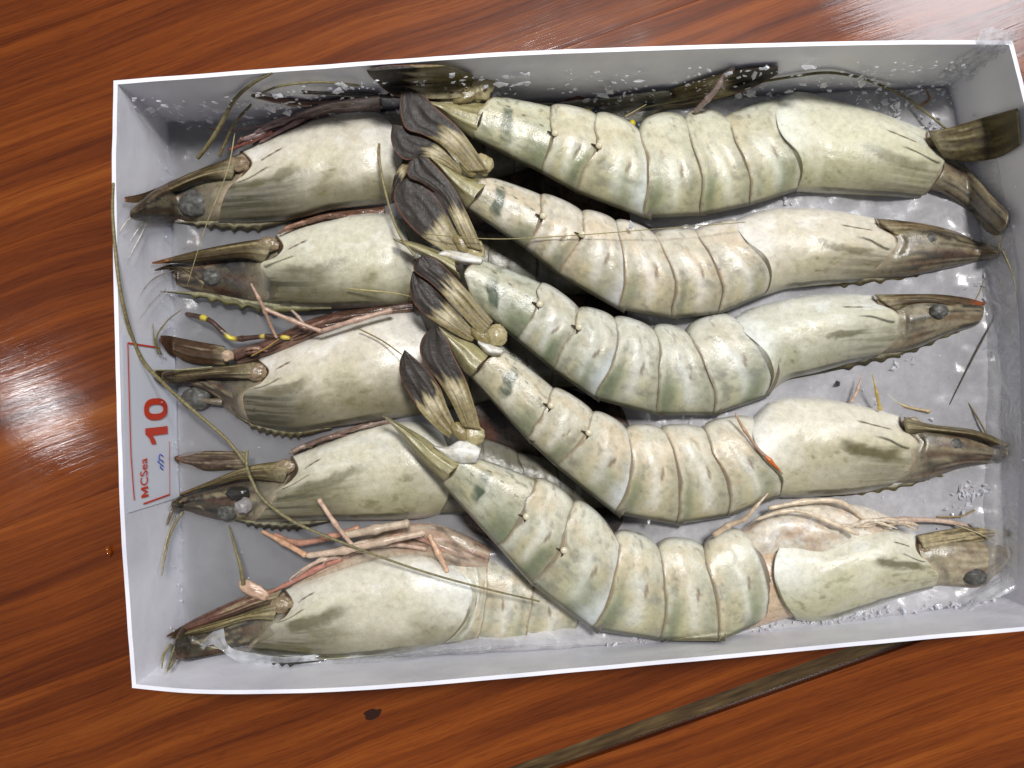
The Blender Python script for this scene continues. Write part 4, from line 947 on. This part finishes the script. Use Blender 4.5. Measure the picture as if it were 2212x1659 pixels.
scale_blade(L3, z4([(1000, 540), (700, 578), (450, 590), (350, 598)]), z4([(960, 650), (700, 645), (420, 690), (350, 640)]), .0225, .0195, 6.9, base=(110, 96, 66), tip=(84, 60, 40))
eye(L3, z4([(620, 780)])[0], .0175, 29, z4([(790, 800)])[0]); base_ring(L3, z4([(1005, 605)])[0], .0225, 19)
ball('antenna_base', z4([(825, 500)])[0], .0215, 13, M['flesh'], L3, lin(190, 164, 140), lump=.6)
rostrum(L3, z4([(1500, 972), (1250, 1000), (1030, 965), (870, 885)]), .0165, 9, 7, 6.)
antenna(L3, D([(245, 395), (244, 480), (262, 640), (300, 765), (355, 830), (425, 893), (490, 950), (530, 1000)]), [.0503, .0503, .0502, .040, .034, .030, .028, .0275], [.6, .75, .85, .95, 1.0, 1.0, .95, .9], (140, 128, 82), 160, bandn=70)
antenna(L3, z4([(340, 592), (520, 590), (720, 572)]), [.022, .0235, .0245], [.3, .4, .4], (190, 184, 140))
leg(L3, z4([(550, 225), (700, 265), (800, 350), (870, 388), (1080, 372), (1230, 382)]), [.017, .021, .0215, .021, .022, .022], [1.5, 1.7, 1.4, 1.6, 1.4, 1.5], (74, 52, 42), [(.22, .035, (206, 190, 70)), (.50, .06, (206, 190, 70)), (.98, .06, (210, 190, 80)), (.78, .02, (200, 180, 90))])
leg(L3, z4([(1060, 190), (1250, 270), (1440, 340)]), [.030, .029, .028], [1.2, 1.3, 1.2], (186, 154, 134))
leg(L3, z4([(975, 25), (1020, 110), (1060, 190), (1100, 290), (1145, 385)]), [.033, .032, .030, .026, .023], [.6, 1.0, 1.2, 1.0, .9], (182, 150, 128))
leg(L3, z4([(1430, 340), (1650, 270), (1900, 200)]), [.0275, .028, .027], [1.3, 1.5, 1.5], (186, 156, 138))
leg(L3, z4([(860, 520), (1050, 440), (1300, 330), (1550, 240)]), [.018, .020, .021, .021], [1.5, 2.4, 2.4, 1.6], (92, 62, 50))
leg(L3, z4([(1240, 200), (1290, 250), (1340, 320)]), [.019, .021, .020], [.8, 1., 1.], (172, 150, 136))
antenna(L3, z4([(1680, 322), (1830, 398), (1960, 490)]), [.0275, .0295, .034], [.4, .38, .3], (146, 128, 70))
feeler(L3, z4([(980, 500), (1070, 450), (1160, 388)]), [.0235, .025, .025], .3, (160, 130, 70))
for a in ([(370, 490), (345, 400), (335, 290)], [(390, 490), (360, 380), (430, 270), (520, 200)]): feeler(L3, z4(a), [.018, .022, .026], .3, (120, 112, 76))

L4, t4 = build_prawn((700, 1040), 'prawn with black holes around its clouded eye and a loose brown plate beside it', GRP_L,
    z4([(1240, 1155), (1280, 1240), (1242, 1308), (1140, 1392), (1155, 1440), (1080, 1485), (1000, 1592)]),
    [z4([(1450, 1075), (1440, 1320), (1450, 1575)]), z4([(1750, 960), (1750, 1260), (1750, 1575)]), z4([(2000, 928), (2060, 1240), (2050, 1565)])],
    z4([(2200, 958), (2285, 1200), (2272, 1400), (2200, 1545)]),
    Lb([((1040, 950), (1040, 1110)), ((1120, 980), (1120, 1110)), ((1200, 1000), (1200, 1110)), ((1290, 1020), (1290, 1100)), ((1370, 1040), (1370, 1095)), ((1460, 1050), (1460, 1090))]),
    [z4([(1040, 1235), (1000, 1420), (950, 1592)]), z4([(800, 1318), (790, 1440), (780, 1580)]), z4([(600, 1378), (600, 1450), (600, 1540)]), z4([(480, 1430), (475, 1460), (470, 1500)])],
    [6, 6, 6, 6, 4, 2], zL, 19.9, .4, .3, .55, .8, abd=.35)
scale_blade(L4, z4([(950, 1125), (700, 1120), (560, 1130), (475, 1160)]), z4([(940, 1238), (700, 1252), (540, 1228), (475, 1175)]), .0150, .0160, 8.8, base=(112, 92, 78), tip=(104, 64, 34))
scale_blade(L4, z4([(1230, 1180), (950, 1222), (700, 1320), (510, 1398)]), z4([(1190, 1330), (950, 1305), (720, 1352), (510, 1418)]), .0225, .0190, 8.2, base=(116, 102, 62), tip=(110, 80, 44))
eye(L4, z4([(825, 1515)])[0], .0185, 22); ball('eye_stalk', z4([(930, 1480)])[0], .0195, 17, M['flesh'], L4, lin(150, 146, 146), lump=.7)
ball('eye_socket', z4([(890, 1400)])[0], .0190, 21, M['dark'], L4, sc=(1.2, .75, .5), lump=.5); ball('eye_socket', z4([(1110, 1412)])[0], .0195, 13, M['dark'], L4, sc=(1.3, .6, .5), lump=.5)
base_ring(L4, z4([(1195, 1225)])[0], .0225, 17)
rostrum(L4, z4([(1500, 1578), (1250, 1605), (1020, 1595), (820, 1560)]), .0160, 9, 7, 9., col=(58, 54, 40))
antenna(L4, D([(534, 972), (533, 1005), (545, 1040), (570, 1080), (640, 1130), (760, 1180), (900, 1230), (1030, 1267), (1165, 1299)]), [.0265, .0275, .030, .030, .031, .031, .0325, .031, .026], [.8, .9, .85, .7, .6, .55, .5, .45], (140, 130, 86), 160, bandn=70)
antenna(L4, z4([(430, 1600), (450, 1540), (490, 1470), (560, 1430)]), [.016, .019, .021, .021], [.6, .9, .9, .6], (96, 76, 58))
feeler(L4, D([(378, 1115), (365, 1150), (352, 1200), (345, 1230)]), [.018, .017, .016], .3, (170, 158, 126))

L5, t5 = build_prawn((760, 1290), 'prawn with film over its eye and pale pink legs folded beside its head shell', GRP_L,
    z7([(1060, 622), (1105, 700), (1062, 780), (980, 832), (1000, 885), (900, 935), (850, 985)]),
    [z7([(1250, 545), (1245, 780), (1250, 1028)]), z7([(1550, 448), (1550, 720), (1550, 1012)]), z7([(1850, 415), (1860, 700), (1800, 982)])],
    z7([(2000, 468), (2135, 600), (2125, 760), (2050, 880), (1960, 948)]),
    Lb([((1052, 1205), (1030, 1388)), ((1150, 1245), (1127, 1392)), ((1250, 1265), (1238, 1380)), ((1340, 1270), (1332, 1362)), ((1420, 1270), (1415, 1345)), ((1520, 1280), (1515, 1330))]),
    [z7([(950, 645), (900, 810), (850, 965)]), z7([(700, 745), (690, 880), (680, 1000)]), z7([(470, 840), (455, 940), (450, 1030)])],
    [6, 6, 6, 6, 4, 2], zL, 23.1, .15, .45, .75, .7)
scale_blade(L5, z7([(1060, 600), (830, 662), (560, 782), (375, 890)]), z7([(1000, 700), (880, 735), (600, 835), (380, 897)]), .0190, .0175, 10.2, base=(128, 88, 76), tip=(96, 66, 44))
scale_blade(L5, z7([(1020, 690), (850, 752), (600, 828), (400, 895)]), z7([(1000, 805), (850, 800), (620, 868), (400, 905)]), .0225, .0190, 10.9, base=(150, 136, 88), tip=(110, 92, 56))
eye(L5, z7([(745, 905)])[0], .0175, 22); base_ring(L5, z7([(1040, 710)])[0], .0225, 19)
rostrum(L5, z7([(1300, 1028), (1050, 1030), (880, 995), (700, 940)]), .0155, 9, 7, 11., col=(48, 46, 38))
antenna(L5, z7([(825, 590), (805, 480), (770, 360), (740, 250)]), [.021, .024, .022, .017], [1.3, .95, .7, .4], (138, 126, 82), 60, bandn=24)
ball('antenna_base', z7([(880, 620)])[0], .0205, 24, M['flesh'], L5, lin(190, 158, 134), sc=(1.5, .62, .35), rot=-.45, lump=.9)
leg(L5, z7([(930, 282), (1050, 345), (1190, 425)]), [.017, .021, .024], [1.0, 1.6, 1.7], (202, 158, 126))
leg(L5, z7([(1190, 425), (1400, 395), (1600, 350), (1880, 290)]), [.024, .027, .029, .028], [1.7, 2.2, 2.0, 1.9], (206, 182, 160))
leg(L5, z7([(1260, 95), (1350, 230), (1455, 365)]), [.033, .032, .030], [1.3, 1.35, 1.2], (204, 172, 152))
leg(L5, z7([(1400, 310), (1600, 270), (1790, 235)]), [.025, .027, .027], [2.2, 2.6, 2.3], (196, 178, 156))
leg(L5, z7([(1000, 300), (1150, 350), (1350, 310), (1500, 260)]), [.016, .019, .021, .021], [1.2, 1.8, 2., 1.8], (184, 138, 116))
leg(L5, z7([(900, 670), (1080, 590), (1250, 500), (1400, 440)]), [.0200, .021, .0215, .021], [.6, 1.2, 1.8, 1.5], (176, 120, 104))
leg(L5, z7([(1900, 300), (1960, 420), (2010, 520)]), [.024, .024, .023], [1.4, 1.8, 1.2], (214, 176, 146))
for a in ([(440, 900), (410, 1000), (380, 1100)], [(470, 960), (420, 1040), (390, 1090)], [(400, 940), (360, 1000), (350, 1080)]): feeler(L5, z7(a), [.016, .015, .012], .45, (150, 140, 100))
antenna(L5, z7([(470, 170), (400, 300), (370, 430), (350, 540)]), [.017, .015, .013, .012], [.7, .6, .5, .3], (150, 140, 110))

def belly(root, curves, zc, T, a, b_, seed):
    loft('gill_flesh', curves, np.linspace(0, 1, len(curves)), [zc] * len(curves), [T * .6] + [T] * (len(curves) - 2) + [T * .7], M['flesh'], root,
         lambda S, T_, G: mix(mix(np.broadcast_to(lin(a), S.shape + (3,)).copy(), lin(b_), sm(.42, .6, n2(S * 5 + seed, T_ * 9, seed))), lin(60, 46, 42), .6 * sm(.55, .68, n2(S * 9 + seed, T_ * 14, seed + 4))), nS=54, nT=24, wob=.6)
belly(L1, [z1([(980, 575), (985, 610), (1000, 660)]), z1([(1250, 415), (1250, 470), (1250, 540)]), z1([(1500, 325), (1500, 380), (1500, 440)]), z1([(1820, 290), (1820, 350), (1820, 440)])], .0135, .006, (126, 104, 104), (96, 74, 72), 1.)
belly(L2, [z1([(1190, 1140), (1195, 1170), (1200, 1215)]), z1([(1450, 1060), (1450, 1090), (1450, 1150)]), z1([(1850, 1010), (1850, 1050), (1850, 1100)])], .0135, .005, (150, 112, 92), (104, 74, 58), 2.)
belly(L3, [z4([(840, 465), (860, 510), (900, 570)]), z4([(1100, 380), (1110, 430), (1120, 510)]), z4([(1400, 245), (1400, 310), (1400, 400)]), z4([(1750, 175), (1750, 220), (1750, 290)]), z4([(2040, 140), (2040, 180), (2040, 240)])], .0140, .006, (120, 92, 76), (84, 60, 48), 3.)
belly(L4, [z4([(1240, 1105), (1250, 1140), (1260, 1180)]), z4([(1500, 1000), (1500, 1040), (1500, 1100)]), z4([(1900, 870), (1900, 910), (1900, 980)])], .0130, .005, (150, 132, 122), (104, 84, 76), 4.)
belly(L5, [z7([(1090, 575), (1095, 610), (1100, 650)]), z7([(1300, 450), (1300, 500), (1310, 570)]), z7([(1600, 270), (1600, 380), (1600, 490)]), z7([(1900, 235), (1890, 350), (1880, 470)]), z7([(2080, 290), (2080, 400), (2080, 520)]), z7([(2260, 380), (2250, 450), (2230, 540)])], .0135, .0070, (188, 172, 152), (178, 150, 130), 5.)

def leg_bunch(root, edge, n, z, length, off, cols_, seed):
    rr = np.random.default_rng(seed); e = resample(edge, np.linspace(0, 1, 40))
    for k in range(n):
        a = rr.uniform(.05, .95); i = int(a * 39); j = max(0, i - int(length * 39)); m = (i + j) // 2
        o = lambda s_: np.array([rr.normal() * 3, -rr.uniform(.3, 1.) * off * s_])
        pts = [tuple(e[i] + o(.3)), tuple(e[m] + o(1.)), tuple(e[j] + o(.8)), tuple(e[max(0, j - 3)] + o(.5))]
        leg(root, pts, [z - .001, z + .002, z + .0015, z], [1.2, 1.3, .9, .3], cols_[k % len(cols_)])
leg_bunch(L1, z1([(900, 640), (1250, 470), (1500, 390), (1840, 380)]), 6, .020, .45, 22, [(132, 108, 106), (104, 74, 68), (150, 128, 120)], 1)
leg_bunch(L2, z1([(1160, 1200), (1450, 1110), (1850, 1055)]), 4, .019, .4, 10, [(140, 104, 86), (110, 80, 62)], 2)
leg_bunch(L3, z4([(950, 520), (1250, 420), (1500, 320), (2000, 190)]), 6, .020, .4, 24, [(104, 72, 56), (140, 110, 92), (84, 58, 46)], 3)
leg_bunch(L4, z4([(1240, 1150), (1500, 1055), (1950, 915)]), 4, .019, .4, 12, [(150, 130, 116), (120, 96, 84)], 4)
leg_bunch(L5, z7([(1100, 600), (1400, 460), (1700, 380), (2050, 420)]), 7, .0215, .4, 30, [(196, 168, 148), (178, 138, 118), (206, 188, 168)], 5)
leg_bunch(R5, z9([(1340, 300), (1100, 270), (800, 330), (600, 340)]), 7, .0235, .4, 24, [(216, 200, 178), (204, 182, 158)], 6)
def gap_shade_row(root, cols_, seed):  # dark swimmeret mass, added to paint the deep shade between the bodies
    loft('swimmeret_gap_shade', [D(c) for c in cols_], np.linspace(0, 1, len(cols_)), [.0075] * len(cols_), [.0035] + [.0048] * (len(cols_) - 2) + [.003], M['flesh'], root,
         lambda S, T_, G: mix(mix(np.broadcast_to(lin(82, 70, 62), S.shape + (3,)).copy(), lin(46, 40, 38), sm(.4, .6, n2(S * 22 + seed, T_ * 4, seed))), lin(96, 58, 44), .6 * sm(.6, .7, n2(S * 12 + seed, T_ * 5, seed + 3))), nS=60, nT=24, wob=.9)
gap_shade_row(L2, [[(990, 400), (990, 460), (990, 540)], [(1120, 340), (1120, 430), (1120, 550)], [(1230, 380), (1230, 460), (1230, 570)], [(1400, 440), (1400, 510), (1400, 590)]], 1.)
gap_shade_row(L3, [[(1000, 560), (1000, 640), (1000, 720)], [(1130, 580), (1130, 660), (1130, 760)], [(1240, 620), (1240, 690), (1240, 780)], [(1380, 660), (1380, 720), (1380, 790)]], 2.)
gap_shade_row(L4, [[(990, 760), (990, 860), (990, 960)], [(1120, 780), (1120, 890), (1120, 990)], [(1230, 840), (1230, 930), (1230, 1010)], [(1380, 890), (1380, 950), (1380, 1040)]], 3.)
gap_shade_row(L5, [[(1000, 980), (1000, 1080), (1000, 1180)], [(1120, 1020), (1120, 1120), (1120, 1220)], [(1250, 1060), (1250, 1150), (1250, 1250)], [(1360, 1100), (1360, 1180), (1360, 1270)]], 4.)

# ------------------------------------------------------------------ ice, frost, film
def ice_block():
    n, m = 190, 130
    inset = .0022
    s = np.linspace(0, 1, n); t = np.linspace(0, 1, m)
    tl, tr = wall_xy['top'][1][0], wall_xy['top'][1][-1]; br, bl = wall_xy['bottom'][1][0], wall_xy['bottom'][1][-1]
    S, T = np.meshgrid(s, t, indexing='ij')
    P = (tl * (1 - S[..., None]) + tr * S[..., None]) * (1 - T[..., None]) + (bl * (1 - S[..., None]) + br * S[..., None]) * T[..., None]
    bf = wall_xy['bottom'][1][::-1]; P[..., 1] += T * (np.interp(P[..., 0], bf[:, 0], bf[:, 1]) - (bl[1] + (br[1] - bl[1]) * S)) * .9
    rf = wall_xy['right'][1]; o_ = np.argsort(rf[:, 1]); P[..., 0] += S * (np.interp(P[..., 1], rf[o_, 1], rf[o_, 0]) - (tr[0] + (br[0] - tr[0]) * T)) * .97
    P = ctr + (P - ctr) * np.array([1 - .0018 / .14, 1 - .0018 / .096])
    X, Y = P[..., 0], P[..., 1]
    z = .0148 + .0016 * sm(.03, .07, X) + .0022 * (n2(X * 60, Y * 60, 1.) - .5) + .0016 * (n2(X * 260, Y * 260, 5.) - .5)
    z -= .0115 * sm(-.024, -.010, X) * sm(.052, .030, X) * sm(-.062, -.045, Y) * sm(.10, .08, Y)
    z += .0022 * sm(.150, .172, X) * (.5 + n2(X * 40, Y * 40, 3.))
    ed = np.minimum.reduce([S * .24, (1 - S) * .24, T * .18, (1 - T) * .18])
    z += .0022 * bump(0, .006, ed) * (.4 + n2(X * 120, Y * 120, 9.))
    V = np.concatenate([np.stack([X, Y, z], -1).reshape(-1, 3), np.stack([X, Y, 0 * z + .0019], -1).reshape(-1, 3)])
    N = n * m; a = lambda i, j: i * m + j; F = []
    for i in range(n - 1):
        for j in range(m - 1):
            F.append((a(i, j), a(i, j + 1), a(i + 1, j + 1), a(i + 1, j)))
            F.append((N + a(i, j), N + a(i + 1, j), N + a(i + 1, j + 1), N + a(i, j + 1)))
    rim = [a(i, 0) for i in range(n)] + [a(n - 1, j) for j in range(1, m)] + [a(i, m - 1) for i in range(n - 2, -1, -1)] + [a(0, j) for j in range(m - 2, 0, -1)]
    for k in range(len(rim)):
        p, q = rim[k], rim[(k + 1) % len(rim)]; F.append((p, q, N + q, N + p))
    Vn = V; f0 = F[0]
    if np.cross(Vn[f0[1]] - Vn[f0[0]], Vn[f0[2]] - Vn[f0[0]])[2] < 0: F = [tuple(f[::-1]) for f in F]
    o = mk('ice', V, F, M['ice'], None, at=(0, 0, .0019))
    return tag(o, 'cloudy grey ice sheet frozen around the prawns in the box', 'ice', kind='stuff'), (X, Y, z)
ice, (IX, IY, IZ) = ice_block()
def ice_z(x, y):
    k = np.argmin((IX - x) ** 2 + (IY - y) ** 2); return float(IZ.flat[k])

def shard(c, r, rnd, nrm=None):
    """irregular broken crystal"""
    V = []; F = []
    base = [(1, 0, 0), (-1, 0, 0), (0, 1, 0), (0, -1, 0), (0, 0, 1), (0, 0, -1), (.7, .7, .3), (-.6, .5, .6)]
    tri = [(0, 6, 4), (6, 2, 4), (2, 7, 4), (7, 1, 4), (1, 3, 4), (3, 0, 4), (6, 0, 5), (2, 6, 5), (7, 2, 5), (1, 7, 5), (3, 1, 5), (0, 3, 5)]
    A = rnd.normal(size=(3, 3)); Q, _ = np.linalg.qr(A); sc = np.array([1, rnd.uniform(.35, .9), rnd.uniform(.2, .6)])
    B = np.array(base) * rnd.uniform(.6, 1.25, (8, 1)) * sc @ Q * r
    if nrm is not None: B = B - np.outer(B @ nrm, nrm) * .55
    return B + np.asarray(c), tri
def shards(name, centres, label, cat):
    V, F = [], []
    rnd = np.random.default_rng(len(centres))
    for c, r, nm in centres:
        v, f = shard(c, r, rnd, nm); o = len(V); V += v.tolist(); F += [tuple(i + o for i in t) for t in f]
    return tag(mk(name, V, F, M['frost'], None, smooth=False), label, cat, kind='stuff')
rnd = np.random.default_rng(21)
cs = []
trim, tfoot = wall_xy['top']
for _ in range(900):
    i = rnd.uniform(0, 59); h = rnd.beta(1.6, 1.3) * .92; k = int(i); p = tfoot[k] * (1 - h) + trim[k] * h
    cl = n2(np.array([i * .35]), np.array([h * 3.]), 2.)[0]
    if cl < .42: continue
    cs.append(((p[0] + rnd.uniform(-.002, .002), p[1] - TH - .0032, .001 + h * RIM), rnd.uniform(.0005, .0014) * (1 + 1.2 * (rnd.random() < .15)), np.array([0, 1., 0])))
for _ in range(120):
    y_, h = rnd.uniform(-.085, .085), rnd.uniform(.30, .62) ** 1.2
    px_, py_, pz_ = on_left(y_, h * RIM, .0006); cs.append(((px_ + rnd.uniform(0, .0015), py_, pz_), rnd.uniform(.0003, .0008), np.array([1., 0, 0])))
rrim, rfoot = wall_xy['right']
for _ in range(90):
    k = int(rnd.uniform(3, 50)); h = rnd.uniform(.2, .8); p = rfoot[k] * (1 - h) + rrim[k] * h
    cs.append(((p[0] - TH - .0005, p[1], h * RIM), rnd.uniform(.0004, .0010), np.array([1., 0, 0])))
shards('wall_frost', cs, 'white frost flecks frozen to the inner faces of the box walls', 'frost')
cs = []
for _ in range(520):
    u, v = rnd.uniform(330, 2160), rnd.uniform(220, 1430)
    if rnd.random() < .45: u = rnd.uniform(1700, 2170)
    if clear_z(np.array([[u, v]]), .0145)[0] > .0146: continue
    x, y, _z = world_xy((u, v), .011); cs.append(((x, y, ice_z(x, y) + .0001), rnd.uniform(.0002, .0006), None))
for _ in range(170):                                   # slush along the near wall
    u = rnd.uniform(1300, 2130); v = 1388 - (u - 1300) * .125 + rnd.normal() * 5
    if clear_z(np.array([[u, v]]), .0145)[0] > .0146: continue
    x, y, _z = world_xy((u, v), .014); cs.append(((x, y, ice_z(x, y) + rnd.uniform(0, .002)), rnd.uniform(.0004, .0013), None))
for _ in range(60):
    u = rnd.uniform(1800, 2080); v = rnd.uniform(205, 300)
    x, y, _z = world_xy((u, v), .014); cs.append(((x, y, ice_z(x, y) + .0005), rnd.uniform(.0004, .0012), None))
for cu_, cv_, n_ in ((2085, 1060, 26), (2060, 1110, 14), (2140, 1190, 16), (1960, 770, 14), (1930, 240, 22), (2010, 290, 16), (2150, 760, 18), (1880, 870, 8), (2120, 620, 14), (1700, 450, 10), (1480, 900, 8), (2020, 930, 10)):
    for _ in range(n_):
        u, v = cu_ + rnd.normal() * 20, cv_ + rnd.normal() * 14
        if clear_z(np.array([[u, v]]), .0145)[0] > .0146: continue
        x, y, _z = world_xy((u, v), .016); cs.append(((x, y, ice_z(x, y) + rnd.uniform(0, .0012)), rnd.uniform(.0004, .0015), None))
shards('ice_grit', cs, 'tiny loose ice grains scattered over the ice between the prawns', 'frost')

chips = [(z9([(1580, 20)])[0], 15), (z9([(1640, 80)])[0], 17), (z9([(1690, 40)])[0], 14), (z9([(1630, 235)])[0], 13), (z9([(1620, 130)])[0], 11),
         (z9([(1820, 420)])[0], 22), (z9([(1640, 690)])[0], 15), (z6([(1350, 750)])[0], 14), (z3([(1280, 520)])[0], 15), (z3([(1350, 545)])[0], 12), (z2([(1800, 1140)])[0], 12), (z8([(1350, 400)])[0], 8)]
where = ['lying among others in the slush pile beside the orange feeler'] * 5 + ['beside the ring-eyed prawn head', 'wedged against the clear film strip', 'on the ice beside the serrated back of the rust-jointed prawn',
         'on the ice behind the snapped prawn head'] + ['beside the bent orange leg of the snapped prawn', 'stuck between the snapped prawn and the hair-thin feeler', 'sitting on the belly side of the spike-tailed prawn']
size = ['broken clear ice chip', 'broken clear ice chip', 'broken clear ice chip', 'broken clear ice chip', 'broken clear ice chip', 'wide ice chip', 'jagged ice chip', 'small ice chip', 'clear ice chip', 'little ice chip', 'white ice chip', 'tiny ice chip']
hi = {10: .0335, 11: .022}
for i, (uv, r) in enumerate(chips):
    z = hi.get(i, .0155); c = world_xy(uv, z); v, f = shard(c, r * (CAM_Z - z) / F_PX, rnd)
    if i not in hi: v[:, 2] += ice_z(c[0], c[1]) - v[:, 2].min() - .0006
    o = mk('ice_chip', v, f, M['frost'], None, smooth=False, at=tuple(v.mean(0)))
    tag(o, size[i] + ' ' + where[i], 'ice chip', 'broken ice chips')

def film_sheet(name, foot, top, z0, z1, label, lean=.0, seed=1., nS=70, nT=16, amp=.0012, mat='film'):
    q = np.linspace(0, 1, nS); a = resample(foot, q); b_ = resample(top, q)
    t = np.linspace(0, 1, nT); za = np.interp(q, np.linspace(0, 1, len(z0)), z0); zb = np.interp(q, np.linspace(0, 1, len(z1)), z1)
    G = a[:, None] * (1 - t)[None, :, None] + b_[:, None] * t[None, :, None]; Z = za[:, None] * (1 - t) + zb[:, None] * t
    S, T = np.meshgrid(q, t, indexing='ij'); nz = n2(S * 14 + seed, T * 3, seed) - .5
    X = world_xy(G, Z); X[..., 1] += amp * 1.5 * nz; X[..., 2] += amp * nz
    F = [(i * nT + j, (i + 1) * nT + j, (i + 1) * nT + j + 1, i * nT + j + 1) for i in range(nS - 1) for j in range(nT - 1)]
    o = mk(name, X.reshape(-1, 3), F, M[mat], None, at=tuple(X.reshape(-1, 3).mean(0)))
    return tag(o, label, 'plastic film')
film_sheet('plastic_film', D([(385, 1405), (440, 1375), (480, 1350), (500, 1400), (620, 1418), (760, 1405), (950, 1396), (1200, 1385), (1300, 1388)]),
           D([(350, 1450), (420, 1425), (455, 1392), (505, 1425), (600, 1462), (700, 1440), (860, 1425), (1100, 1398), (1300, 1395)]),
           [.012, .020, .026, .017, .012, .012, .012, .012], [.018, .022, .024, .022, .024, .022, .021, .018, .017], 'crumpled clear plastic film against the near wall', seed=2.)
film_sheet('plastic_film', z9([(620, 860), (900, 830), (1200, 800), (1450, 760), (1650, 650), (1960, 480)]), z9([(600, 895), (900, 860), (1200, 850), (1480, 825), (1700, 720), (1960, 600)]),
           [.013, .014, .014, .016, .022, .024], [.018, .019, .020, .022, .026, .028], 'clear film strip folded along the corner beside a ring-eyed prawn head', seed=5.)

film_sheet('plastic_film', D([(2075, 330), (2105, 500), (2120, 700), (2125, 950), (2110, 1250)]), D([(2140, 300), (2185, 500), (2200, 700), (2205, 950), (2195, 1270)]),
           [.016, .018, .018, .018], [.032, .034, .033, .036, .034], 'wrinkled clear film lining the short wall behind the prawn heads', seed=12., amp=.0018)
film_sheet('plastic_film', D([(352, 420), (362, 700), (368, 950), (376, 1200), (384, 1380)]), D([(318, 400), (326, 700), (334, 950), (342, 1200), (352, 1400)]),
           [.0145, .0145, .0145], [.022, .026, .024, .027, .024], 'low frosted film edge along the wall below the printed label', seed=15., amp=.0014)
film_sheet('plastic_film', D([(330, 262), (600, 244), (900, 222), (1300, 205), (1700, 196), (2040, 190)]), D([(285, 190), (560, 172), (900, 150), (1300, 128), (1700, 112), (2080, 108)]),
           [.013, .013, .013, .013], [.044, .043, .045, .043, .044], 'wet grey plastic liner clinging to the far wall of the box', seed=9., amp=.0009, mat='liner')
# tape over the far corner of the box (stuck to the box: its part)
q = np.linspace(0, 1, 22); t = np.linspace(0, 1, 14); V = []
for a_ in q:
    for b_ in t:
        u = 2104 + 78 * a_ + 4 * math.sin(b_ * 9); k = int(np.clip(np.searchsorted(trim[:, 0], W(u, 90, RIM).x), 1, 59))
        h = 1.06 - .50 * b_
        p = tfoot[k] * (1 - min(h, 1)) + trim[k] * min(h, 1)
        wr = .0006 * math.sin(b_ * 30 + a_ * 5) + .0004 * math.sin(a_ * 23)
        V.append((W(u, 90, RIM).x, p[1] - TH - .0009 + wr + (.004 * (h - 1) / .06 if h > 1 else 0), h * RIM))
mk('tape', V, [(i * 14 + j, (i + 1) * 14 + j, (i + 1) * 14 + j + 1, i * 14 + j + 1) for i in range(21) for j in range(13)], M['tape'], box)

# ------------------------------------------------------------------ small loose things
c = world_xy((235, 1190), 0)
drop = ball('amber_crumb', (235, 1190), .0012, 9, M['amber'], None, sc=(.6, 1.3, .8), rot=.2, lump=.6)
tag(drop, 'tiny glossy amber crumb lying on the table beside the box', 'crumb')
v, f = shard(world_xy(z6([(1000, 835)])[0], .0155), .0048, rnd)
o = mk('shell_fragment', v, f, M['dark'], None, smooth=False, at=tuple(v.mean(0)))
tag(o, 'dark broken shell fragment frozen in the ice', 'shell fragment')
